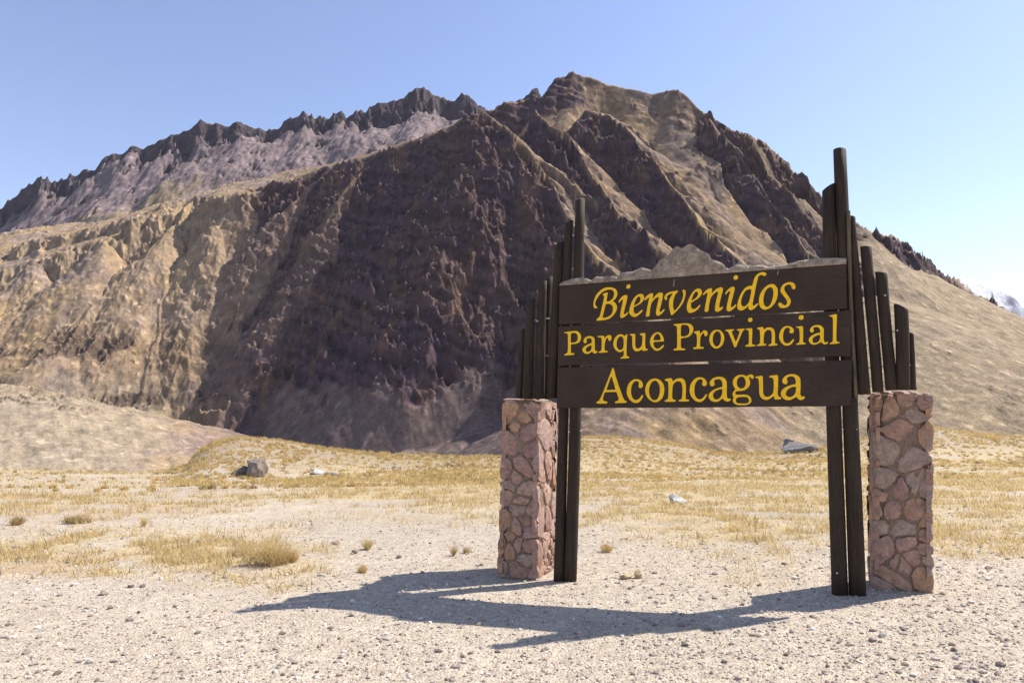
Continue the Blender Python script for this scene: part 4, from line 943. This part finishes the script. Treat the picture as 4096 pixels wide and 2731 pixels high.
def rock_mesh(name, seed, size, sub=2, facets=11):
    """angular rock: icosphere cut by random planes then roughened"""
    rnd = random.Random(seed)
    bm = bmesh.new(); bmesh.ops.create_icosphere(bm, subdivisions=sub, radius=1.0)
    pl = []
    for _ in range(facets):
        v = Vector((rnd.gauss(0, 1), rnd.gauss(0, 1), rnd.gauss(0, 0.8))).normalized(); pl.append((v, rnd.uniform(0.48, 0.82)))
    arr = np.array([v.co[:] for v in bm.verts])
    nn = fbm(arr[:, 0] * 1.3 + seed * 3.7, arr[:, 1] * 1.3 + arr[:, 2] * 1.7, 3) * 0.16 + 0.05 * fbm(arr[:, 0] * 5 + seed, arr[:, 1] * 5 - arr[:, 2] * 4, 2)
    for v, q in zip(bm.verts, nn):
        p = v.co.copy()
        for n_, d_ in pl:
            s = p.dot(n_)
            if s > d_: p -= n_ * (s - d_) * 0.92
        p *= 1 + q
        v.co = Vector((p.x * size[0], p.y * size[1], p.z * size[2]))
    me = bpy.data.meshes.new(name); bm.to_mesh(me); bm.free()
    for p in me.polygons: p.use_smooth = True
    me.set_sharp_from_angle(angle=R(30))
    return me

def foot(px, py, zg):
    d = ray(px, py); return Vector((0, 0, EYE)) + d * ((zg - EYE) / d.z)
pl_c = foot(2146, 2322, -0.075)
pillar(Vector((pl_c.x, pl_c.y, -0.075)), 0.45, 0.72, 1.955, 0.04, 'squat rubble pillar with bulging red stones left of the sign posts', 11, 30, 1.45, 0.022, 0.035)
pr_c = foot(3732, 2380, 0.035)
pillar(Vector((pr_c.x, pr_c.y, 0.035)), 0.50, 0.46, 1.875, 0.02, 'smooth-faced red stone pillar right of the sign posts', 23, 30, 0.75, 0.036, 0.115)
# ------------------------------------------------------------------ boulders and loose stones
def rock_material(name, cols, bump=0.02, sc=1.0):
    t = NT(name, 0.92, 0.12)
    oi = t.n('ShaderNodeObjectInfo'); co = t.coord('Object')
    c = t.ramp(oi.outputs['Random'], cols)
    n = t.noise(co, 5.0 * sc, 8, 0.65); f = t.noise(co, 30.0 * sc, 5, 0.65)
    c = t.mix(c, t.ramp(n, [(0.3, (0.65,) * 3), (0.7, (1.3,) * 3)]), 1.0, 'MULTIPLY')
    c = t.mix(c, t.ramp(f, [(0.3, (0.82,) * 3), (0.7, (1.16,) * 3)]), 1.0, 'MULTIPLY')
    t.base(c)
    s = t.n('ShaderNodeMath', _operation='ADD'); t.l(n, s.inputs[0]); t.l(f, s.inputs[1])
    t.bump(s.outputs[0], 0.8, bump)
    return t.m
M_boulder = rock_material('boulder_rock', [(0.0, (0.26, 0.21, 0.17)), (1.0, (0.30, 0.25, 0.21))], 0.08)
M_white = rock_material('white_rock', [(0.0, (0.55, 0.53, 0.50)), (1.0, (0.58, 0.56, 0.53))], 0.05)
M_grey = rock_material('grey_rock', [(0.0, (0.27, 0.25, 0.24)), (1.0, (0.30, 0.28, 0.26))], 0.2)
M_lump = rock_material('yellow_rock', [(0.0, (0.46, 0.35, 0.20)), (1.0, (0.46, 0.35, 0.20))], 0.01, 3)
M_loose = rock_material('loose_stone', [(0.0, (0.20, 0.165, 0.145)), (0.3, (0.33, 0.28, 0.24)), (0.5, (0.27, 0.19, 0.15)), (0.75, (0.42, 0.36, 0.31)), (1.0, (0.50, 0.46, 0.42))], 0.008, 8)

def place_rock(name, px, py, size, mat, label, seed, sink=0.2, rz=0.0, sub=3, facets=8, pt=None):
    p = pt or gpt(px, py)
    o = obj(name, rock_mesh(name, seed, size, sub, facets), mat, None, label=label, cat='rock')
    o.location = (p.x, p.y, p.z + size[2] * (1 - 2 * sink) * 0.8); o.rotation_euler = (0, 0, rz)
    return o
p = gpt(1030, 1906)
k_ = p.y / FPX
place_rock('boulder', 1030, 1906, (58 * k_, 50 * k_, 54 * k_), M_boulder, 'large cracked brown boulder at the foot of the grassy mound', 5, 0.1, 0.4, 4, 14)
place_rock('boulder', 962, 1903, (36 * k_, 30 * k_, 24 * k_), M_boulder, 'flat slab of rock leaning against the left of the large boulder', 9, 0.1, 0.2, 3, 6)
p = gpt(2706, 2014); k_ = p.y / FPX
place_rock('boulder', 2706, 2014, (44 * k_, 30 * k_, 26 * k_), M_white, 'pale white boulder in the grass framed below the sign boards', 12, 0.25, 0.1, 3)
p = gpt(3160, 1812); k_ = p.y / FPX
place_rock('rock_outcrop', 3185, 1812, (85 * k_, 60 * k_, 34 * k_), M_grey, 'grey rock outcrop with pointed top on the far grassy rise behind the sign', 34, 0.3, 0.0, 4, 13)
o = place_rock('boulder', 3165, 1808, (34 * k_, 34 * k_, 40 * k_), M_grey, 'small grey block perched on top of the far rock outcrop', 38, 0.05, 0.3, 3, 14)
p = gpt(1266, 1897); k_ = p.y / FPX
place_rock('boulder', 1266, 1897, (26 * k_, 20 * k_, 17 * k_), M_white, 'small pale boulder in grass right of the large brown boulder', 14, 0.2, 0.5, 3)
place_rock('boulder', 1330, 1902, (34 * k_, 20 * k_, 9 * k_), M_grey, 'low flat grey stone in grass furthest right of the mound boulders', 15, 0.2, 0.1, 3)
p = gpt(2522, 2313); k_ = p.y / FPX
place_rock('stone', 2505, 2314, (32 * k_, 20 * k_, 12 * k_), M_lump, 'low yellowish lump of rock on gravel between the sign posts', 41, 0.1, 0.2, 3, 14)
place_rock('stone', 2552, 2311, (24 * k_, 18 * k_, 19 * k_), M_lump, 'taller yellowish rock touching the low lump between the sign posts', 47, 0.1, 0.9, 3, 14)
place_rock('boulder', 370, 1884, (30 * gpt(370, 1886).y / FPX, .3, .22), M_grey, 'dark grey stone at the far edge of the plain, far left', 45, 0.1, 0.2, 3)

STONES = [(30, 2502, 32), (414, 2377, 42), (526, 2348, 30), (572, 2347, 32), (792, 2532, 32), (135, 2657, 38), (230, 2696, 40), (1026, 2433, 26), (1131, 2535, 32), (700, 2427, 28),
          (440, 2433, 38), (105, 2397, 18), (1335, 2170, 28), (792, 2167, 20), (1269, 2686, 22), (1157, 2634, 22), (1341, 2647, 20), (1345, 2175, 40), (1419, 2212, 40), (1598, 2229, 36),
          (1928, 2260, 28), (1407, 2462, 38), (1404, 2516, 18), (1467, 2623, 28), (1529, 2695, 24), (1809, 2722, 32), (2624, 2692, 30), (2121, 2650, 24), (1871, 2552, 18), (1853, 2626, 26),
          (3529, 2546, 36), (3147, 2619, 32), (3300, 2692, 34), (3618, 2520, 26), (2959, 2631, 24), (3815, 2600, 38), (3955, 2272, 36), (3755, 2269, 24), (3188, 2304, 22), (3039, 2342, 26),
          (2690, 2380, 20), (2905, 2345, 22), (1690, 2290, 20), (620, 2290, 24), (270, 2250, 26), (60, 2190, 26), (900, 2310, 20), (3900, 2450, 22), (4030, 2560, 26), (3420, 2640, 20)]
variants = [rock_mesh('loose_stone', 200 + i, (1, 0.8, 0.6), 2, 12) for i in range(8)]
for me in variants: me.materials.append(M_loose)
rs = random.Random(4)
extra = []
while len(extra) < 150:
    x, y = rs.uniform(-60, 4150), 2140 + 580 * rs.random() ** 0.8
    extra.append((x, y, rs.choice((10, 12, 13, 14, 16, 18, 22))))
for i, (x, y, w) in enumerate(STONES + extra):
    p = gpt(x, y); r = 0.5 * w * p.y / FPX
    o = obj('loose_stone', rs.choice(variants), None, None, label='small loose stone lying on the pale gravel', cat='stone', group='loose stones on the gravel')
    o.location = (p.x, p.y, p.z + r * 0.22); s = r * rs.uniform(0.9, 1.1)
    o.scale = (s, s, s * rs.uniform(0.7, 1.0)); o.rotation_euler = (rs.uniform(-.3, .3), rs.uniform(-.3, .3), rs.uniform(0, 6.3))

# gravel: countless pebbles, one object
def scatter_xy(n, y0, y1, umax, rg, power=1.0):
    Y = y0 * (y1 / y0) ** (rg.random(n) ** power)
    return (rg.random(n) * 2 - 1) * umax * Y, Y
def pebbles(n, y0, y1, rmed, rsig, rg, template_v, template_f, power=1.0):
    X, Y = scatter_xy(n, y0, y1, 1.08, rg, power)
    keep = rg.random(n) > 0.55 * grass_mask(X, Y)
    X, Y = X[keep], Y[keep]; n = len(X)
    Z = ground_z(X, Y)
    rad = np.clip(rmed * np.exp(rg.normal(0, rsig, n)), 0.003, 0.03)
    tv = template_v[None] * (1 + rg.normal(0, 0.18, (n, len(template_v), 1)))
    a = rg.random(n) * 6.283; ca, sa = np.cos(a)[:, None], np.sin(a)[:, None]
    sx = rg.uniform(0.8, 1.4, n)[:, None]; sz = rg.uniform(0.45, 0.9, n)[:, None]
    vx = tv[..., 0] * sx; vy = tv[..., 1]; vz = tv[..., 2] * sz
    P = np.stack([(vx * ca - vy * sa) * rad[:, None] + X[:, None], (vx * sa + vy * ca) * rad[:, None] + Y[:, None], vz * rad[:, None] + (Z + rad * 0.2)[:, None]], -1)
    F = (template_f[None] + (np.arange(n) * len(template_v))[:, None, None]).reshape(-1, 3)
    shade = rg.random(n)
    pal = np.array([(0.21, 0.17, 0.15), (0.34, 0.285, 0.24), (0.46, 0.39, 0.325), (0.58, 0.52, 0.45), (0.36, 0.27, 0.21)])
    colr = pal[rg.choice(5, n, p=[0.16, 0.28, 0.30, 0.16, 0.10])] * (0.85 + 0.3 * shade[:, None])
    return P.reshape(-1, 3), F, np.repeat(colr, len(template_v), 0)
_bm = bmesh.new(); bmesh.ops.create_icosphere(_bm, subdivisions=1, radius=1.0)
_bm.verts.index_update()
ICO_V = np.array([v.co[:] for v in _bm.verts]); ICO_F = np.array([[v.index for v in f.verts] for f in _bm.faces]); _bm.free()
OCT_V = np.array([(1, 0, 0), (0, 1, 0), (-1, 0, 0), (0, -1, 0), (0, 0, 1), (0, 0, -1)], float)
OCT_F = np.array([(0, 1, 4), (1, 2, 4), (2, 3, 4), (3, 0, 4)])
rg = np.random.default_rng(21)
A_ = pebbles(11500, 3.4, 13.0, 0.0105, 0.42, rg, ICO_V, ICO_F, 0.9)
B_ = pebbles(66000, 3.4, 16.0, 0.0062, 0.35, rg, OCT_V, OCT_F, 0.9)
PV = np.concatenate([A_[0], B_[0]]); PF = np.concatenate([A_[1], B_[1] + len(A_[0])]); PC = np.concatenate([A_[2], B_[2]])
pme = mesh_np('gravel', PV, PF, False); set_col(pme, PC)
t = NT('gravel_stone', 0.9, 0.15); t.base(t.n('ShaderNodeVertexColor', _layer_name='col').outputs['Color'])
obj('gravel', pme, t.m, kind='stuff', label='fine pale gravel strewn over the foreground', cat='gravel')
# ------------------------------------------------------------------ dry grass
t = NT('dry_grass', 0.8, 0.15)
t.base(t.n('ShaderNodeVertexColor', _layer_name='col').outputs['Color'])
t.b.inputs['Subsurface Weight'].default_value = 0.0
tr = t.n('ShaderNodeBsdfTranslucent'); t.l(t.n('ShaderNodeVertexColor', _layer_name='col').outputs['Color'], tr.inputs['Color'])
mx = t.n('ShaderNodeMixShader'); mx.inputs[0].default_value = 0.45
out = t.t.nodes['Material Output']
t.l(t.b.outputs[0], mx.inputs[1]); t.l(tr.outputs[0], mx.inputs[2]); t.l(mx.outputs[0], out.inputs['Surface'])
M_grass = t.m

def blades(X, Y, Z, h, lean, width, rg, col, wind=(-0.15, -0.1)):
    """single-triangle blades, wider at the foot"""
    n = len(X)
    a = rg.random(n) * 6.283; l = lean * (0.25 + 0.9 * rg.random(n))
    tx = np.cos(a) * l + wind[0]; ty = np.sin(a) * l + wind[1]
    b = rg.random(n) * 3.14; bx = np.cos(b) * width * 0.5; by = np.sin(b) * width * 0.5
    base = np.stack([X, Y, Z], -1)
    L = np.stack([X - bx, Y - by, Z - 0.01], -1); Rr = np.stack([X + bx, Y + by, Z - 0.01], -1)
    T = np.stack([X + tx * h, Y + ty * h, Z + h * np.sqrt(np.clip(1 - 0.5 * (tx ** 2 + ty ** 2), 0.15, 1))], -1)
    V = np.stack([L, Rr, T], 1).reshape(-1, 3)
    F = np.arange(3 * n).reshape(-1, 3)
    return V, F, np.repeat(col, 3, 0)

PALE = np.array((0.62, 0.49, 0.265)); GOLD = np.array((0.58, 0.405, 0.14)); BROWN = np.array((0.37, 0.265, 0.13)); OLIVE = np.array((0.20, 0.165, 0.08))
def gcolor(n, rg, wts):
    pal = np.stack([PALE, GOLD, BROWN, OLIVE]); i = rg.choice(4, n, p=wts)
    return pal[i] * rg.uniform(0.8, 1.2, n)[:, None]

rg = np.random.default_rng(77)
parts = []
# low dry sward on the plain
X, Y = scatter_xy(620000, 7.0, 62.0, 0.9, rg, 0.85)
g = grass_mask(X, Y)
clump = sstep(-0.25, 0.35, fbm(X / 0.45, Y / 0.45, 2) + 0.5 * fbm(X / 1.7, Y / 1.7, 2))
keep = rg.random(len(X)) < g * (0.06 + 0.94 * clump ** 1.5)
X, Y = X[keep], Y[keep]; Z = ground_z(X, Y)
h = (0.03 + 0.085 * rg.random(len(X)) ** 1.5) * (0.6 + 0.9 * clump[keep])
parts.append(blades(X, Y, Z, h, 0.9, 0.0025 + 0.0010 * Y, rg, gcolor(len(X), rg, [0.62, 0.22, 0.13, 0.03])))

# tussocks on the mounds and the far plain
def tussock_spots(n, rg):
    u = rg.uniform(-0.80, 0.86, n)
    yc = np.interp(u, _cu, _cy)
    f = 1 - rg.random(n) ** 1.3 * 0.62
    Y_ = yc * f; X_ = u * Y_
    dens = 0.25 + 0.75 * sstep(-0.3, 0.3, fbm(X_ / 7.0, Y_ / 6.0, 3))
    onm = sstep(-0.53, -0.45, u) * 0.93 + 0.07
    ok = (rg.random(n) < dens * onm) & (Y_ > 17)
    return X_[ok], Y_[ok]
TX, TY = tussock_spots(16000, rg)
order = np.argsort(TY); TX, TY = TX[order], TY[order]
NB = 20
n_t = len(TX)
size = rg.uniform(0.55, 1.3, n_t) * (0.15 + 0.0034 * TY)
dark = rg.random(n_t) < (0.10 + 0.35 * sstep(0.05, 0.4, fbm(TX / 9.0 + 6, TY / 6.0, 2)))
INDIV = 90
def tuft_arrays(ids, nb, rg):
    m = len(ids); k = np.repeat(ids, nb)
    r = np.sqrt(rg.random(m * nb)) * size[k] * 0.42; a = rg.random(m * nb) * 6.283
    X_ = TX[k] + np.cos(a) * r; Y_ = TY[k] + np.sin(a) * r
    Z_ = ground_z(X_, Y_)
    hh = size[k] * rg.uniform(0.55, 1.0, m * nb) * (1.05 - 0.6 * r / (size[k] * 0.42))
    V, F, C = blades(X_, Y_, Z_, hh, 0.75, 0.12 * size[k] + 0.006, rg, gcolor(m * nb, rg, [0.30, 0.56, 0.12, 0.02]))
    dk = np.repeat(dark[k], 3)
    C = np.where(dk[:, None], C * 0.5 + OLIVE * 0.35, C)
    return V, F, C
far_ids = np.arange(INDIV, n_t)
parts.append(tuft_arrays(far_ids, NB, rg))
V = []; F = []; C = []; off = 0
for v, f, c in parts:
    V.append(v); F.append(f + off); C.append(c); off += len(v)
gme = mesh_np('grass', np.concatenate(V), np.concatenate(F), False); set_col(gme, np.concatenate(C))
obj('grass', gme, M_grass, kind='stuff', label='dry yellow grass and tussocks covering the plain and mounds', cat='grass')

# nearest tussocks, one by one
for i in range(INDIV):
    v, f, c = tuft_arrays(np.array([i]), 60, rg)
    o_ = np.array([TX[i], TY[i], float(ground_z(TX[i], TY[i]))])
    me = mesh_np('grass_tussock', v - o_, f, False); set_col(me, c)
    o = obj('grass_tussock', me, M_grass, None, label='small golden tussock of dry grass on the plain before the mounds', cat='grass', group='tussocks on the plain')
    o.location = o_

# named shrubs / tufts close to the camera
def shrub(name, px, py, w_px, h_px, nb, label, wts, seed, lean=0.9, wid=0.004, cat='shrub'):
    r_ = np.random.default_rng(seed)
    p = gpt(px, py); k = p.y / FPX
    R_, H_ = 0.5 * w_px * k, h_px * k
    root = empty(name, p, label, cat)
    stems = max(3, nb // 160)
    for s in range(stems):
        n = nb // stems
        ca, cr = r_.random() * 6.283, r_.random() ** 0.6 * R_ * 0.7
        cx, cy = math.cos(ca) * cr, math.sin(ca) * cr * 0.6
        # woody little stems with many fine twigs on them
        tt_ = r_.random(n); ang = r_.random(n) * 6.283; sp_ = r_.random(n) ** 0.7 * R_ * 0.45
        X_ = cx + np.cos(ang) * sp_ * (0.3 + 0.7 * tt_); Y_ = cy + np.sin(ang) * sp_ * (0.3 + 0.7 * tt_)
        Z_ = tt_ * H_ * 0.42 * (1 - 0.5 * cr / R_) * (1 - 0.3 * sp_ / R_)
        hh = H_ * r_.uniform(0.3, 0.75, n) ** 1.2
        v, f, c = blades(X_, Y_, Z_, hh, lean, wid * r_.uniform(0.7, 1.5, n), r_, gcolor(n, r_, wts), (0.12, -0.05))
        me = mesh_np('stem_cluster', v, f, False); set_col(me, c)
        obj('stem_cluster', me, M_grass, root)
    return root
shrub('dry_shrub', 1070, 2258, 210, 140, 1300, 'largest tangled straw-coloured shrub on gravel left of centre', [0.6, 0.25, 0.15, 0.0], 1, 1.3, 0.0045)
shrub('dry_shrub', 1160, 2245, 120, 75, 500, 'lower straw shrub touching the right of the largest shrub', [0.6, 0.25, 0.15, 0.0], 2)
shrub('dry_shrub', 960, 2225, 150, 70, 500, 'low straw shrub behind the left of the largest shrub', [0.6, 0.25, 0.15, 0.0], 12)
shrub('dry_shrub', 300, 2093, 150, 45, 1200, 'rounded olive-brown cushion shrub, second from the left edge', [0.1, 0.25, 0.4, 0.25], 3)
shrub('dry_shrub', 55, 2098, 110, 48, 900, 'rounded olive-brown cushion shrub at the far left edge', [0.1, 0.25, 0.4, 0.25], 4)
shrub('grass_tuft', 1450, 2288, 75, 40, 420, 'small golden grass tuft alone on gravel left of the stone pillar', [0.4, 0.5, 0.1, 0.0], 5, cat='grass')
shrub('grass_tuft', 1475, 2195, 70, 60, 320, 'thin straw tuft beside pale stones left of the stone pillar', [0.5, 0.3, 0.2, 0.0], 6, cat='grass')
shrub('weed', 1822, 2222, 36, 65, 160, 'thin tall grey-brown weed on bare gravel left of the left pillar', [0.1, 0.2, 0.5, 0.2], 7, cat='plant')
shrub('weed', 1868, 2212, 50, 45, 160, 'low grey-brown weed just right of the thin tall weed', [0.2, 0.2, 0.45, 0.15], 8, cat='plant')
shrub('grass_tuft', 2420, 2205, 100, 48, 420, 'straw grass tuft on gravel just right of the left sign posts', [0.4, 0.35, 0.25, 0.0], 9, cat='grass')
shrub('grass_tuft', 570, 2105, 40, 55, 160, 'single yellow-green grass tuft standing in the left straw patch', [0.2, 0.7, 0.1, 0.0], 10, cat='grass')
# ------------------------------------------------------------------ thin mountain air
hz = bpy.data.materials.new('air'); hz.use_nodes = True
nt = hz.node_tree
for n_ in list(nt.nodes):
    if n_.type != 'OUTPUT_MATERIAL': nt.nodes.remove(n_)
pv = nt.nodes.new('ShaderNodeVolumePrincipled')
pv.inputs['Color'].default_value = (0.86, 0.88, 1.0, 1)
pv.inputs['Density'].default_value = 0.8e-5
pv.inputs['Anisotropy'].default_value = 0.1
nt.links.new(pv.outputs['Volume'], [n_ for n_ in nt.nodes if n_.type == 'OUTPUT_MATERIAL'][0].inputs['Volume'])
bm = bmesh.new(); bmesh.ops.create_cube(bm, size=1.0)
for v in bm.verts:
    v.co.x *= 21000; v.co.y = -400 + (v.co.y + 0.5) * 10400; v.co.z = -700 + (v.co.z + 0.5) * 2750
me = bpy.data.meshes.new('haze'); bm.to_mesh(me); bm.free()
obj('haze', me, hz, kind='stuff', label='thin blue air between the plain and the far peaks', cat='haze')
